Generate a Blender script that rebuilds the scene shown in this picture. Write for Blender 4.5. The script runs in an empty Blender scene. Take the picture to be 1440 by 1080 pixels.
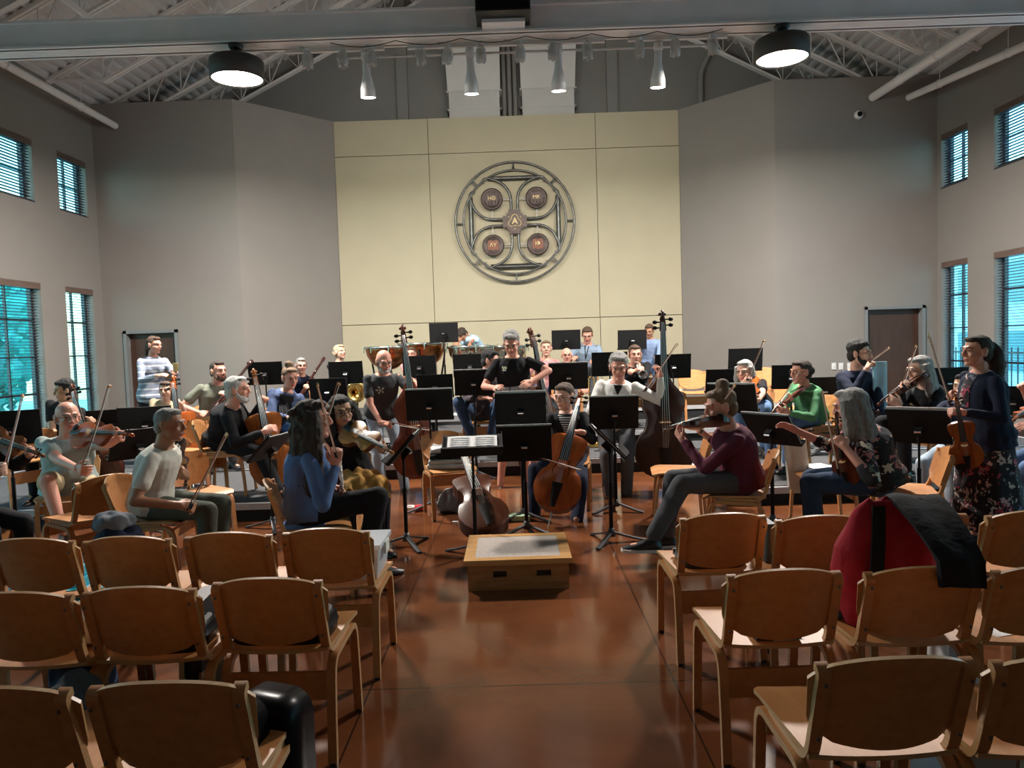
import bpy, math, random
import numpy as np
from mathutils import Vector as V, Matrix as M
from mathutils.bvhtree import BVHTree
random.seed(7); np.random.seed(7)
SC = bpy.context.scene; COL = SC.collection
R = math.radians; PI = math.pi
sin, cos = math.sin, math.cos

# ------------------------------------------------------------------ camera
CH = 1.60; FPX = 1050.0
CAMR = (M.Rotation(R(0.48), 3, 'Z') @ M.Rotation(R(90-3.04), 3, 'X') @ M.Rotation(R(-1.85), 3, 'Z'))
cam = bpy.data.objects.new('camera', bpy.data.cameras.new('camera')); COL.objects.link(cam)
cam.matrix_world = M.Translation((0, 0, CH)) @ CAMR.to_4x4()
cam.data.sensor_width = 36; cam.data.lens = 36*FPX/1440
cam.data.clip_start = .05; cam.data.clip_end = 300
SC.camera = cam
def ray(px, py): return CAMR @ V(((px-720)/FPX, (540-py)/FPX, -1))
def at(px, py, d):                       # point seen at a pixel, d metres into the hall
    r = ray(px, py); return V((0, 0, CH)) + r*(d/r.y)
def fl(px, py, z=0.0):                   # point seen at a pixel, on the level z
    r = ray(px, py); return V((0, 0, CH)) + r*((z-CH)/r.z)
def wz(px, d, z):                        # column px, depth d, height z
    py = 490
    for _ in range(4):
        p = at(px, py, d); py -= (z-p.z)*FPX/d
    return at(px, py, d)

# ------------------------------------------------------------------ materials
MATS = {}
def nodes(m): return m.node_tree.nodes, m.node_tree.links
def mat(name, c, rough=.5, metal=0, var=0, scale=8, stretch=(1,1,1), c2=None, bump=0, bscale=40, emit=None, es=1, alpha=1, trans=0, coat=0, spec=.5, sheen=0):
    if name in MATS: return MATS[name]
    m = bpy.data.materials.new(name); m.use_nodes = True
    N, L = nodes(m); b = N['Principled BSDF']
    b.inputs['Base Color'].default_value = (*c, 1); b.inputs['Roughness'].default_value = rough
    b.inputs['Metallic'].default_value = metal; b.inputs['Coat Weight'].default_value = coat
    b.inputs['Coat Roughness'].default_value = .15
    b.inputs['Specular IOR Level'].default_value = spec
    b.inputs['Transmission Weight'].default_value = trans; b.inputs['Alpha'].default_value = alpha
    b.inputs['Sheen Weight'].default_value = sheen
    if emit: b.inputs['Emission Color'].default_value = (*emit, 1); b.inputs['Emission Strength'].default_value = es
    if var or c2 or bump:
        tc = N.new('ShaderNodeTexCoord'); mp = N.new('ShaderNodeMapping')
        mp.inputs['Scale'].default_value = stretch; L.new(tc.outputs['Object'], mp.inputs['Vector'])
    if var or c2:
        nz = N.new('ShaderNodeTexNoise'); nz.inputs['Scale'].default_value = scale; nz.inputs['Detail'].default_value = 5
        L.new(mp.outputs[0], nz.inputs['Vector'])
        rp = N.new('ShaderNodeValToRGB'); e = rp.color_ramp.elements
        e[0].position = .3; e[1].position = .7
        a = c2 or tuple(x*(1-var) for x in c); z = c if c2 else tuple(min(1, x*(1+var)) for x in c)
        e[0].color = (*a, 1); e[1].color = (*z, 1)
        L.new(nz.outputs['Fac'], rp.inputs[0]); L.new(rp.outputs[0], b.inputs['Base Color'])
    if bump:
        n2 = N.new('ShaderNodeTexNoise'); n2.inputs['Scale'].default_value = bscale; n2.inputs['Detail'].default_value = 3
        L.new(mp.outputs[0], n2.inputs['Vector'])
        bp = N.new('ShaderNodeBump'); bp.inputs['Strength'].default_value = bump; bp.inputs['Distance'].default_value = .01
        L.new(n2.outputs['Fac'], bp.inputs['Height']); L.new(bp.outputs[0], b.inputs['Normal'])
    MATS[name] = m; return m
def cloth(name, c, var=.18, bump=.5, bscale=18, rough=.9): return mat('cloth_'+name, c, rough, var=var, scale=5, bump=bump, bscale=bscale, spec=.25)

# ------------------------------------------------------------------ mesh collector
class MB:
    def __init__(s): s.v = []; s.f = []; s.m = []; s.sm = []
    def add(s, vs, fs, m=0, smooth=True):
        b = len(s.v); s.v.extend([V(p) for p in vs])
        for f in fs: s.f.append([b+i for i in f]); s.m.append(m); s.sm.append(smooth)
        return s
    def box(s, c, size, m=0, rot=None):
        c = V(c); h = V(size)/2; vs = []
        for i in range(8):
            p = V(((1 if i&1 else -1)*h.x, (1 if i&2 else -1)*h.y, (1 if i&4 else -1)*h.z))
            vs.append(c + (rot @ p if rot else p))
        return s.add(vs, [(0,2,3,1),(4,5,7,6),(0,1,5,4),(2,6,7,3),(0,4,6,2),(1,3,7,5)], m, False)
    def bar(s, p, q, w, h, m=0, up=(0,0,1)):          # square bar from p to q
        p = V(p); q = V(q); d = (q-p); L = d.length; d.normalize(); u = V(up)
        x = d.cross(u)
        if x.length < 1e-4: x = d.cross(V((1,0,0)))
        x.normalize(); u = x.cross(d)
        rot = M((x, d, u)).transposed()
        return s.box((p+q)/2, (w, L, h), m, rot)
    def tube(s, pts, rs, n=8, m=0, cap=True, closed=False):
        pts = [V(p) for p in pts]
        if not hasattr(rs, '__len__'): rs = [rs]*len(pts)
        rings = []; px = None
        for i, p in enumerate(pts):
            a = pts[i-1] if (i or closed) else p; b = pts[(i+1) % len(pts)] if (i < len(pts)-1 or closed) else p
            d = (b-a)
            if d.length < 1e-9: d = V((0,0,1))
            d.normalize()
            x = px - d*px.dot(d) if px is not None else d.orthogonal()
            if x.length < 1e-5: x = d.orthogonal()
            x.normalize(); px = x; y = d.cross(x)
            rings.append([p + (x*cos(2*PI*k/n) + y*sin(2*PI*k/n))*rs[i] for k in range(n)])
        return s.loft(rings, m, cap, closed)
    def loft(s, rings, m=0, cap=True, closed=False, smooth=True):
        n = len(rings[0]); vs = [p for r in rings for p in r]; fs = []; k = len(rings)
        for i in range(k if closed else k-1):
            j = (i+1) % k
            for a in range(n):
                b = (a+1) % n
                fs.append((i*n+a, i*n+b, j*n+b, j*n+a))
        s.add(vs, fs, m, smooth)
        if cap and not closed:
            s.add(rings[0], [tuple(range(n))[::-1]], m, False); s.add(rings[-1], [tuple(range(n))], m, False)
        return s
    def ell(s, c, r, m=0, rot=None, nu=12, nv=8):
        c = V(c); vs = []; fs = []
        for j in range(1, nv):
            t = PI*j/nv
            for i in range(nu):
                p = V((r[0]*sin(t)*cos(2*PI*i/nu), r[1]*sin(t)*sin(2*PI*i/nu), r[2]*cos(t)))
                vs.append(c + (rot @ p if rot else p))
        tp = V((0,0,r[2])); vs.append(c + (rot @ tp if rot else tp)); vs.append(c - (rot @ tp if rot else tp))
        T = len(vs)-2
        for i in range(nu):
            k = (i+1) % nu
            fs.append((T, i, k)); fs.append((T+1, (nv-2)*nu+k, (nv-2)*nu+i))
            for j in range(nv-2): fs.append((j*nu+i, (j+1)*nu+i, (j+1)*nu+k, j*nu+k))
        return s.add(vs, fs, m)
    def sheet(s, f, nu, nv, t, m=0, me=None):         # thick sheet over f(u,v), u,v in 0..1
        P = [[V(f(i/nu, j/nv)) for i in range(nu+1)] for j in range(nv+1)]
        Nn = [[None]*(nu+1) for _ in range(nv+1)]
        for j in range(nv+1):
            for i in range(nu+1):
                a = P[j][min(i+1, nu)] - P[j][max(i-1, 0)]; b = P[min(j+1, nv)][i] - P[max(j-1, 0)][i]
                n = a.cross(b); n = n.normalized() if n.length > 1e-12 else V((0,0,1)); Nn[j][i] = n
        top = [P[j][i]+Nn[j][i]*t/2 for j in range(nv+1) for i in range(nu+1)]
        bot = [P[j][i]-Nn[j][i]*t/2 for j in range(nv+1) for i in range(nu+1)]
        w = nu+1; q = [(j*w+i, j*w+i+1, (j+1)*w+i+1, (j+1)*w+i) for j in range(nv) for i in range(nu)]
        s.add(top, q, m); s.add(bot, [f_[::-1] for f_ in q], m)
        edge = [i for i in range(nu+1)] + [j*w+nu for j in range(1, nv+1)] + [nv*w+i for i in range(nu-1, -1, -1)] + [j*w for j in range(nv-1, 0, -1)]
        k = len(edge)
        s.add([top[i] for i in edge]+[bot[i] for i in edge], [(a, a+k, (a+1) % k+k, (a+1) % k) for a in range(k)], m if me is None else me, False)
        return s
    def prism(s, outline, z0, z1, m=0, fm=None, smooth=False):   # outline [(x,y)] extruded along z
        n = len(outline)
        a = [V((x, y, z0)) for x, y in outline]; b = [V((x, y, z1)) for x, y in outline]
        s.add(a+b, [(i, (i+1) % n, (i+1) % n+n, i+n) for i in range(n)], m, smooth)
        fm = m if fm is None else fm
        s.add(a, [tuple(range(n))[::-1]], fm, False); s.add(b, [tuple(range(n))], fm, False)
        return s
    def lathe(s, prof, n=24, m=0, c=(0,0,0)):         # prof [(r,z)]
        c = V(c); rings = [[c+V((max(r,1e-4)*cos(2*PI*k/n), max(r,1e-4)*sin(2*PI*k/n), z)) for k in range(n)] for r, z in prof]
        return s.loft(rings, m, True)
    def sweep(s, pts, w, t, side, m=0, me=None):      # rectangular lamination: w along 'side', t across it
        pts = [V(p) for p in pts]; side = V(side).normalized(); rings = []
        for i, p in enumerate(pts):
            d = (pts[min(i+1, len(pts)-1)] - pts[max(i-1, 0)]).normalized()
            nrm = side.cross(d).normalized()
            a = side*w/2; b = nrm*t/2
            rings.append([p+a+b, p-a+b, p-a-b, p+a-b])
        n = len(rings)
        for e in range(4):
            vs = []
            for r in rings: vs += [r[e], r[(e+1) % 4]]
            s.add(vs, [(2*i, 2*i+1, 2*i+3, 2*i+2) for i in range(n-1)], m if (e % 2 == 0 or me is None) else me, True)
        s.add(rings[0], [(3,2,1,0)], m, False); s.add(rings[-1], [(0,1,2,3)], m, False)
        return s
    def tf(s, mtx):
        s.v = [mtx @ p for p in s.v]; return s
    def mesh(s, name, mats):
        me = bpy.data.meshes.new(name)
        me.from_pydata([tuple(p) for p in s.v], [], s.f)
        for m in (mats if isinstance(mats, (list, tuple)) else [mats]): me.materials.append(m)
        me.polygons.foreach_set('material_index', s.m); me.polygons.foreach_set('use_smooth', s.sm); me.update()
        return me
    def obj(s, name, mats, parent=None, loc=None, **kw):
        me = s.mesh(name, mats)
        if loc is not None: me.transform(M.Translation(-V(loc)))
        return link(name, me, parent, loc if parent is None else None, **kw)
def link(name, me, parent=None, loc=None, label=None, cat=None, group=None, kind=None):
    o = bpy.data.objects.new(name, me); COL.objects.link(o)
    if parent: o.parent = parent
    if loc is not None: o.location = loc
    for k, v in (('label', label), ('category', cat), ('group', group), ('kind', kind)):
        if v: o[k] = v
    return o
def thing(name, label, cat, loc=(0,0,0), rz=0, group=None):
    o = bpy.data.objects.new(name, None); COL.objects.link(o); o.empty_display_size = .1
    o.location = loc; o.rotation_euler = (0, 0, rz); o['label'] = label; o['category'] = cat
    if group: o['group'] = group
    return o
def copy_tree(o, parent=None):
    c = o.copy(); COL.objects.link(c); c.parent = parent
    for ch in list(o.children): copy_tree(ch, c)
    return c
def struct(mb, name, mats, parent=None, label=None):
    return mb.obj(name, mats, parent, kind=None if parent else 'structure', label=label)
def bez(p0, p1, p2, n=8): 
    p0, p1, p2 = V(p0), V(p1), V(p2)
    return [p0*(1-t)**2 + p1*2*t*(1-t) + p2*t*t for t in [i/n for i in range(n+1)]]
def text_mesh(s, size, depth):
    cu = bpy.data.curves.new('lettering', 'FONT'); cu.body = s; cu.size = size; cu.extrude = depth; cu.align_x = 'CENTER'; cu.align_y = 'CENTER'
    o = bpy.data.objects.new('lettering', cu); COL.objects.link(o)
    dg = bpy.context.evaluated_depsgraph_get(); dg.update()
    me = bpy.data.meshes.new_from_object(o.evaluated_get(dg)); bpy.data.objects.remove(o); bpy.data.curves.remove(cu)
    return me
# ------------------------------------------------------------------ the hall
XL, XR = -7.35, 7.45; YB, YC, YG, YR = 13.3, 14.8, 15.4, -3.5; HW = 6.05; SLOPE = .5
m_wall = mat('wall_paint', (.242,.222,.205), .75, var=.03, scale=1.5, bump=.05, bscale=60)
m_beige = mat('beige_panel', (.46,.41,.29), .7, var=.03, scale=2)
m_upper = mat('grey_gable_paint', (.235,.23,.22), .8, var=.05, scale=1.2)
m_white = mat('white_steel_paint', (.80,.77,.75), .5, var=.05, scale=3)
m_deck = mat('white_deck_paint', (.62,.60,.59), .6, var=.06, scale=2)
m_black = mat('black_paint', (.012,.012,.013), .5)
m_blackgloss = mat('black_gloss', (.006,.006,.007), .3, spec=.10)
m_doorb = mat('dark_brown_door', (.060,.028,.019), .45, var=.15, scale=3, stretch=(6,6,.6))
m_frame = mat('grey_door_frame', (.20,.205,.21), .5)
m_chrome = mat('bright_metal', (.75,.75,.76), .22, 1)
m_glass = bpy.data.materials.new('window_glass'); m_glass.use_nodes = True
def _glass(m, tint, f):
    N, L = nodes(m); N.clear(); o = N.new('ShaderNodeOutputMaterial'); x = N.new('ShaderNodeMixShader'); t = N.new('ShaderNodeBsdfTransparent'); g = N.new('ShaderNodeBsdfGlossy')
    t.inputs[0].default_value = (*tint,1); g.inputs['Roughness'].default_value = .02; x.inputs[0].default_value = f
    L.new(t.outputs[0],x.inputs[1]); L.new(g.outputs[0],x.inputs[2]); L.new(x.outputs[0],o.inputs[0])
_glass(m_glass, (.62,.92,.95), .06)
m_winframe = mat('dark_bronze_frame', (.03,.035,.045), .45)
m_blind = mat('dark_blind_slat', (.05,.055,.075), .5)
m_val = mat('brown_valance', (.13,.085,.07), .5, var=.15, scale=4, stretch=(1,1,8))
m_base = mat('dark_baseboard', (.03,.025,.024), .5)

def floor_mat():
    m = bpy.data.materials.new('stained_concrete'); m.use_nodes = True; N, L = nodes(m); b = N['Principled BSDF']
    tc = N.new('ShaderNodeTexCoord'); sep = N.new('ShaderNodeSeparateXYZ'); L.new(tc.outputs['Object'], sep.inputs[0])
    n1 = N.new('ShaderNodeTexNoise'); n1.inputs['Scale'].default_value = 1.1; n1.inputs['Detail'].default_value = 7; n1.inputs['Distortion'].default_value = 1.2
    L.new(tc.outputs['Object'], n1.inputs['Vector'])
    r = N.new('ShaderNodeValToRGB'); e = r.color_ramp.elements
    e[0].position = .3; e[0].color = (.085,.028,.011,1); e[1].position = .75; e[1].color = (.20,.068,.026,1)
    L.new(n1.outputs['Fac'], r.inputs[0])
    def line(axis, off, step):
        a = N.new('ShaderNodeMath'); a.operation = 'SUBTRACT'; L.new(sep.outputs[axis], a.inputs[0]); a.inputs[1].default_value = off - 50*step
        k = N.new('ShaderNodeMath'); k.operation = 'MODULO'; L.new(a.outputs[0], k.inputs[0]); k.inputs[1].default_value = step
        c = N.new('ShaderNodeMath'); c.operation = 'LESS_THAN'; L.new(k.outputs[0], c.inputs[0]); c.inputs[1].default_value = .009
        return c
    pl = fl(579.5, 829); pr = fl(887, 829)
    a = line(0, pl.x, pr.x-pl.x); c = line(1, pl.y-.01, 1.43)
    mx = N.new('ShaderNodeMath'); mx.operation = 'MAXIMUM'; L.new(a.outputs[0], mx.inputs[0]); L.new(c.outputs[0], mx.inputs[1])
    mix = N.new('ShaderNodeMix'); mix.data_type = 'RGBA'; L.new(mx.outputs[0], mix.inputs[0]); L.new(r.outputs[0], mix.inputs[6]); mix.inputs[7].default_value = (.035,.014,.008,1)
    L.new(mix.outputs[2], b.inputs['Base Color'])
    n2 = N.new('ShaderNodeTexNoise'); n2.inputs['Scale'].default_value = 2.3; n2.inputs['Detail'].default_value = 5; L.new(tc.outputs['Object'], n2.inputs['Vector'])
    mr = N.new('ShaderNodeMapRange'); L.new(n2.outputs['Fac'], mr.inputs[0]); mr.inputs[3].default_value = .07; mr.inputs[4].default_value = .20; L.new(mr.outputs[0], b.inputs['Roughness'])
    bp = N.new('ShaderNodeBump'); bp.inputs['Strength'].default_value = .25; bp.inputs['Distance'].default_value = .02
    sub = N.new('ShaderNodeMath'); sub.operation = 'SUBTRACT'; L.new(n1.outputs['Fac'], sub.inputs[0]); L.new(mx.outputs[0], sub.inputs[1])
    m2 = N.new('ShaderNodeMath'); m2.operation = 'MULTIPLY'; L.new(sub.outputs[0], m2.inputs[0]); m2.inputs[1].default_value = .12
    L.new(m2.outputs[0], bp.inputs['Height']); L.new(bp.outputs[0], b.inputs['Normal'])
    b.inputs['Specular IOR Level'].default_value = .75
    return m
struct(MB().box(((XL+XR)/2, (YR+YG)/2, -.1), (XR-XL+.6, YG-YR+.6, .2)), 'floor', floor_mat())

# walls with openings: wall in plane X, cut by rectangles (y0,y1,z0,z1)
WIN_L = [(10.35,11.58,.5,2.78), (12.22,13.02,.5,2.78), (10.35,11.58,4.02,4.97), (12.22,13.02,4.02,4.97)]
WIN_R = [(10.3,11.74,.5,2.78), (12.42,13.18,.5,2.78), (10.3,11.74,4.05,4.97), (12.42,13.18,4.05,4.97)]
for k in range(4):                                     # the same windows go on down the hall
    y0 = 8.25 - 2.15*k
    for W_ in (WIN_L, WIN_R): W_ += [(y0,y0+1.2,.5,2.78), (y0,y0+1.2,4.03,4.97)]
def pierced(name, x, th, wins):
    mb = MB(); ys = sorted({YR, YB+2.2} | {w[0] for w in wins} | {w[1] for w in wins}); zs = sorted({0, HW+.25} | {w[2] for w in wins} | {w[3] for w in wins})
    for i in range(len(ys)-1):
        j = 0
        while j < len(zs)-1:
            yc = (ys[i]+ys[i+1])/2
            def hole(j): zc = (zs[j]+zs[j+1])/2; return any(w[0] < yc < w[1] and w[2] < zc < w[3] for w in wins)
            if hole(j): j += 1; continue
            k = j
            while k+1 < len(zs)-1 and not hole(k+1): k += 1
            mb.box((x+th/2, yc, (zs[j]+zs[k+1])/2), (abs(th), ys[i+1]-ys[i], zs[k+1]-zs[j])); j = k+1
    return struct(mb, name, m_wall)
pierced('wall_left', XL, -.22, WIN_L); pierced('wall_right', XR, .22, WIN_R)
XA, XB_ = -4.86, -3.45; XC, XD = 3.28, 4.62            # angled panels meet the side flats and the beige centre
doors = [(-7.00, -6.03), (6.15, 7.22)]
def flat(name, x0, x1, door):
    a, b = door; h = 2.06
    mb = MB().box(((x0+a)/2, YB+.1, HW/2), (a-x0, .2, HW)).box(((b+x1)/2, YB+.1, HW/2), (x1-b, .2, HW)).box(((a+b)/2, YB+.1, (h+HW)/2), (b-a, .2, HW-h))
    struct(mb, name, m_wall)
flat('wall_back_left', XL, XA, doors[0]); flat('wall_back_right', XD, XR, doors[1])
def slab(name, a, b, th, m, h=HW):
    a = V(a); b = V(b); d = (b-a).normalized(); n = V((-d.y, d.x))*th
    struct(MB().prism([(a.x,a.y),(b.x,b.y),(b.x+n.x,b.y+n.y),(a.x+n.x,a.y+n.y)], 0, h), name, m)
slab('wall_angled_left', (XA,YB), (XB_,YC), .18, m_wall); slab('wall_angled_right', (XC,YC), (XD,YB), .18, m_wall)
# beige centre: nine boards with fine dark reveals
mb = MB(); xs = [XB_, at(607,330,YC).x, at(841,330,YC).x, XC]; zs = [0, at(600,454,YC).z, at(600,217,YC).z, HW]
for i in range(3):
    for j in range(3): mb.box(((xs[i]+xs[i+1])/2, YC+.02, (zs[j]+zs[j+1])/2), (xs[i+1]-xs[i]-.012, .04, zs[j+1]-zs[j]-.014))
mb.box(((XB_+XC)/2, YC+.10, HW/2-.02), (XC-XB_, .12, HW-.04), 1)  # backing board, its darker brown shows in the joints between boards
struct(mb, 'wall_back', [m_beige, mat('reveal_joint_line', (.22,.18,.12), .8)])
# gable end above and behind, rear wall of the hall
def gable(name, y, m, th=.2):
    RX = (XL+XR)/2; top = HW+SLOPE*(XR-RX)
    mb = MB(); o = [(XL-.2,0),(XR+.2,0),(XR+.2,HW-.1),(RX,top+.1),(XL-.2,HW-.1)]
    n = 5; a = [V((x,y,z)) for x,z in o]; b = [V((x,y+th,z)) for x,z in o]
    mb.add(a+b, [(0,1,2,3,4),(9,8,7,6,5)]+[(i,(i+1)%n,(i+1)%n+n,i+n) for i in range(n)], 0, False)
    struct(mb, name, m)
gable('wall_gable', YG, m_upper); gable('wall_rear', YR-.2, m_wall)
# doors
for k, (a, b) in enumerate(doors):
    r = MB(); f = .055; y = YB-.02
    for x in (a+f/2, b-f/2): r.box((x, YB+.08, 1.03), (f, .24, 2.06))
    r.box(((a+b)/2, YB+.08, 2.06-f/2), (b-a, .24, f))
    fr = struct(r, 'door_%d' % (k+1), m_frame)
    lf = MB().box(((a+b)/2, YB+.12, 1.0), (b-a-2*f, .045, 2.0)); o = lf.obj('door_leaf', m_doorb, fr)
    hx = b-f-.07 if k == 0 else a+f+.07
    MB().tube([(hx,YB+.09,.98),(hx,YB+.04,.98),(hx-.1 if k==0 else hx+.1,YB+.035,.98)], .011).obj('door_handle', m_chrome, o)
    for z in (.25, 1.05, 1.82): MB().box((a+f if k==0 else b-f, YB+.09, z), (.02,.02,.1)).obj('hinge', m_chrome, fr)
# baseboards
struct(MB().box((XL+.008,(YR+YB)/2,.05),(.016,YB-YR,.1)), 'baseboard_left', m_base)
struct(MB().box((XR-.008,(YR+YB)/2,.05),(.016,YB-YR,.1)), 'baseboard_right', m_base)
for k,(x0,x1) in enumerate([(XL,doors[0][0]),(doors[0][1],XA),(XD,doors[1][0]),(doors[1][1],XR)]):
    struct(MB().box(((x0+x1)/2,YB-.008,.05),(x1-x0,.016,.1)), 'baseboard_back_%d'%(k+1), m_base)

# windows: frame and panes set deep in the wall, blind hung at the room side
n_win = 0
for side, X, sg, wins in (('left', XL, -1, WIN_L), ('right', XR, 1, WIN_R)):
    for idx, (y0,y1,z0,z1) in enumerate(wins):
        n_win += 1; lower = z0 < 1; x = X+sg*.16
        f = MB(); t = .06
        for y in (y0+t/2, y1-t/2): f.box((x,y,(z0+z1)/2),(.06,t,z1-z0))
        for z in (z0+t/2, z1-t/2): f.box((x,(y0+y1)/2,z),(.06,y1-y0,t))
        f.box((x,(y0+y1)/2,(z0+z1)/2),(.04,.025,z1-z0))
        for q in range(1, 4 if lower else 2):
            f.box((x,(y0+y1)/2,z0+(z1-z0)*q/(4 if lower else 2)),(.04,y1-y0,.025))
        w = struct(f, 'window_%d' % n_win, m_winframe)
        MB().box((x+sg*.015,(y0+y1)/2,(z0+z1)/2),(.006,y1-y0-.02,z1-z0-.02)).obj('window_pane', m_glass, w)
        MB().box((X+sg*.09,(y0+y1)/2,z0+.006),(.2,y1-y0,.012)).obj('window_sill', m_winframe, w)
        if idx > 3: continue
        xb = X+sg*.055
        which = ('lower' if lower else 'upper')+' window '+('nearest the corner' if idx % 2 else 'next along from the corner one')
        b = thing('window_blind', 'brown topped dark blind, %s wall, %s' % (side, which), 'blind', (xb,(y0+y1)/2,z1))
        s = MB(); n = int((z1-z0-.1)/.045); rot = M.Rotation(R(8)*sg, 3, 'Y')
        for q in range(n): s.box((0,0,-.1-.045*q),(.046,y1-y0-.03,.0028),0,rot)
        s.obj('slats', m_blind, b)
        MB().box((-sg*.045,0,-.045),(.02,y1-y0+.02,.1)).obj('valance', m_val, b)
        MB().box((0,0,z0-z1+.03),(.05,y1-y0-.03,.02)).obj('bottom_rail', m_blind, b)
        for yy in (-.35,.35):
            c = MB().tube([(-.023,yy*(y1-y0),-.06),(-.023,yy*(y1-y0),z0-z1+.04),(.023,yy*(y1-y0),z0-z1+.04),(.023,yy*(y1-y0),-.06)],.0018,4)
            c.obj('ladder_cord', m_blind, b)

# roof deck, joists, tie beam
RX = (XL+XR)/2; RIDGE = HW+SLOPE*(XR-RX)
def zroof(x): return RIDGE - SLOPE*abs(x-RX)
for sg, nm in ((-1,'ceiling_left'),(1,'ceiling_right')):
    half = XR-RX+.2; pts = []; x = 0; p = .15
    k = int(half/p)
    for i in range(k+2):
        for dx, dz in ((0,0),(.055,0),(.075,.042),(.13,.042)): pts.append((i*p+dx, dz))
    vs = []; fs = []
    for (u,dz) in pts:
        xx = RX+sg*u; zz = RIDGE-SLOPE*u+dz
        vs += [V((xx,YR-.1,zz)), V((xx,YG+.1,zz))]
    n = len(pts)
    mb = MB().add(vs, [(2*i,2*i+1,2*i+3,2*i+2) for i in range(n-1)], 0, False)
    mb.add([v+V((0,0,.07)) for v in vs], [(2*i,2*i+1,2*i+3,2*i+2) for i in range(n-1)], 0, False)
    struct(mb, nm, m_deck)
def joist(y, sg):
    mb = MB(); L = (XR-RX)
    def P(u, dz, dy=0): return V((RX+sg*u, y+dy, RIDGE-SLOPE*u+dz))
    for dy in (-.035,.035):
        mb.bar(P(L,-.03,dy),P(.05,-.03,dy),.05,.055); mb.bar(P(L-.9,-.52,dy),P(.05,-.52,dy),.04,.045)
    n = 11; st = (L-1.0)/n
    for i in range(n):
        u = L-.9-st*i
        mb.tube([P(u,-.5),P(u-st/2,-.05),P(u-st,-.5)],.012,6)
        mb.tube([P(u,-.5),P(u,-.05)],.009,5)
    for dy in (-.02,.02): mb.bar(P(L-.9,-.5,dy),P(L-.1,-.06,dy),.025,.025)
    return struct(mb, 'ceiling_joist', m_white)
for y in (7.6, 10.5, 12.1, 13.6, 15.0):
    for sg in (-1,1): joist(y, sg)
YT = 9.0                                               # truss: tie beam, king post, braces
ZB = at(720,44,YT).z; ZT = ZB+.32
tb = MB()
tb.box(((XL+XR)/2,YT+.17,ZB+.012),(XR-XL,.36,.024)); tb.box(((XL+XR)/2,YT+.17,ZT-.012),(XR-XL,.36,.024)); tb.box(((XL+XR)/2,YT+.05,(ZB+ZT)/2),(XR-XL,.03,ZT-ZB)); tb.box(((XL+XR)/2,YT+.29,(ZB+ZT)/2),(XR-XL,.03,ZT-ZB))
tbeam = struct(tb, 'ceiling_tie_beam', m_white)
mb = MB(); cx = at(706,20,YT).x
mb.box((cx,YT+.17,(ZT+RIDGE)/2),(.28,.28,RIDGE-ZT-.2))
for sg in (-1,1):
    mb.bar((cx+sg*.15,YT+.17,ZT+.02),(RX+sg*4.2,YT+.17,zroof(RX+sg*4.2)-.2),.25,.25)
    mb.bar((XL+.1 if sg<0 else XR-.1,YT+.17,HW-.25),(RX,YT+.17,RIDGE-.25),.3,.3)
    mb.prism([(0,0),(sg*.95,0),(sg*.2,.55),(0,.55)][::sg],0,.02)
    k = len(mb.v)-16
    for i in range(k,len(mb.v)): p = mb.v[i]; mb.v[i] = V((cx+sg*.1+p.x, YT+.0+p.z, ZT+p.y))
mb.obj('ceiling_truss_web', m_white, kind='structure')
# short crossing purlins and braces seen near the eaves
for sg in (-1,1):
    X = XL if sg < 0 else XR
    mb = MB()
    mb.bar((X-sg*.02, 9.75, HW-.32),(X-sg*3.2, 9.75, HW+1.1),.1,.12)
    mb.box((X-sg*.06,9.75,HW-.36),(.14,.16,.2))
    struct(mb, 'ceiling_brace', m_white)
    for j,(ya,yb,dx,dz) in enumerate([(7.4,9.2,1.0,.02),(9.3,11.3,1.75,.10),(9.2,10.1,.85,-.24)]):
        struct(MB().bar((X-sg*dx,ya,HW+dz),(X-sg*dx,yb,HW+dz),.05,.07), 'ceiling_strut', m_white)
# pipes under the eaves
def pipe(nm, p, q, r, label, hang=()):
    p, q = V(p), V(q); t = thing(nm, label, 'pipe', p)
    d = q-p
    MB().tube([V((0,0,0)), d], r, 14).obj('pipe_run', m_white, t)
    for k in hang:
        c = d*k; x = p.x+c.x; z = p.z+c.z
        h = MB().tube([c+V((cos(a)*(r+.006),0,sin(a)*(r+.006))) for a in [i*PI/6 for i in range(12)]], .006, 5, closed=True)
        h.tube([c+V((0,0,r)), c+V((0,0,zroof(x)-z))], .006, 5); h.obj('hanger', m_white, t)
def pw(px,py,d): return at(px,py,d)
pipe('fire_pipe', at(-90,36,9.25), at(162,177,13.25), .058, 'white round pipe running along the left eave', (.3,.75))
pipe('fire_pipe', at(1500,38,9.7), at(1278,137,13.25), .058, 'thinner white pipe along the right eave, nearer the wall', (.3,.75))
pipe('drain_pipe', at(1480,-28,9.4), at(1227,137,13.25), .072, 'thick white pipe along the right eave, farther from the wall', (.25,.55,.8))

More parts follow.
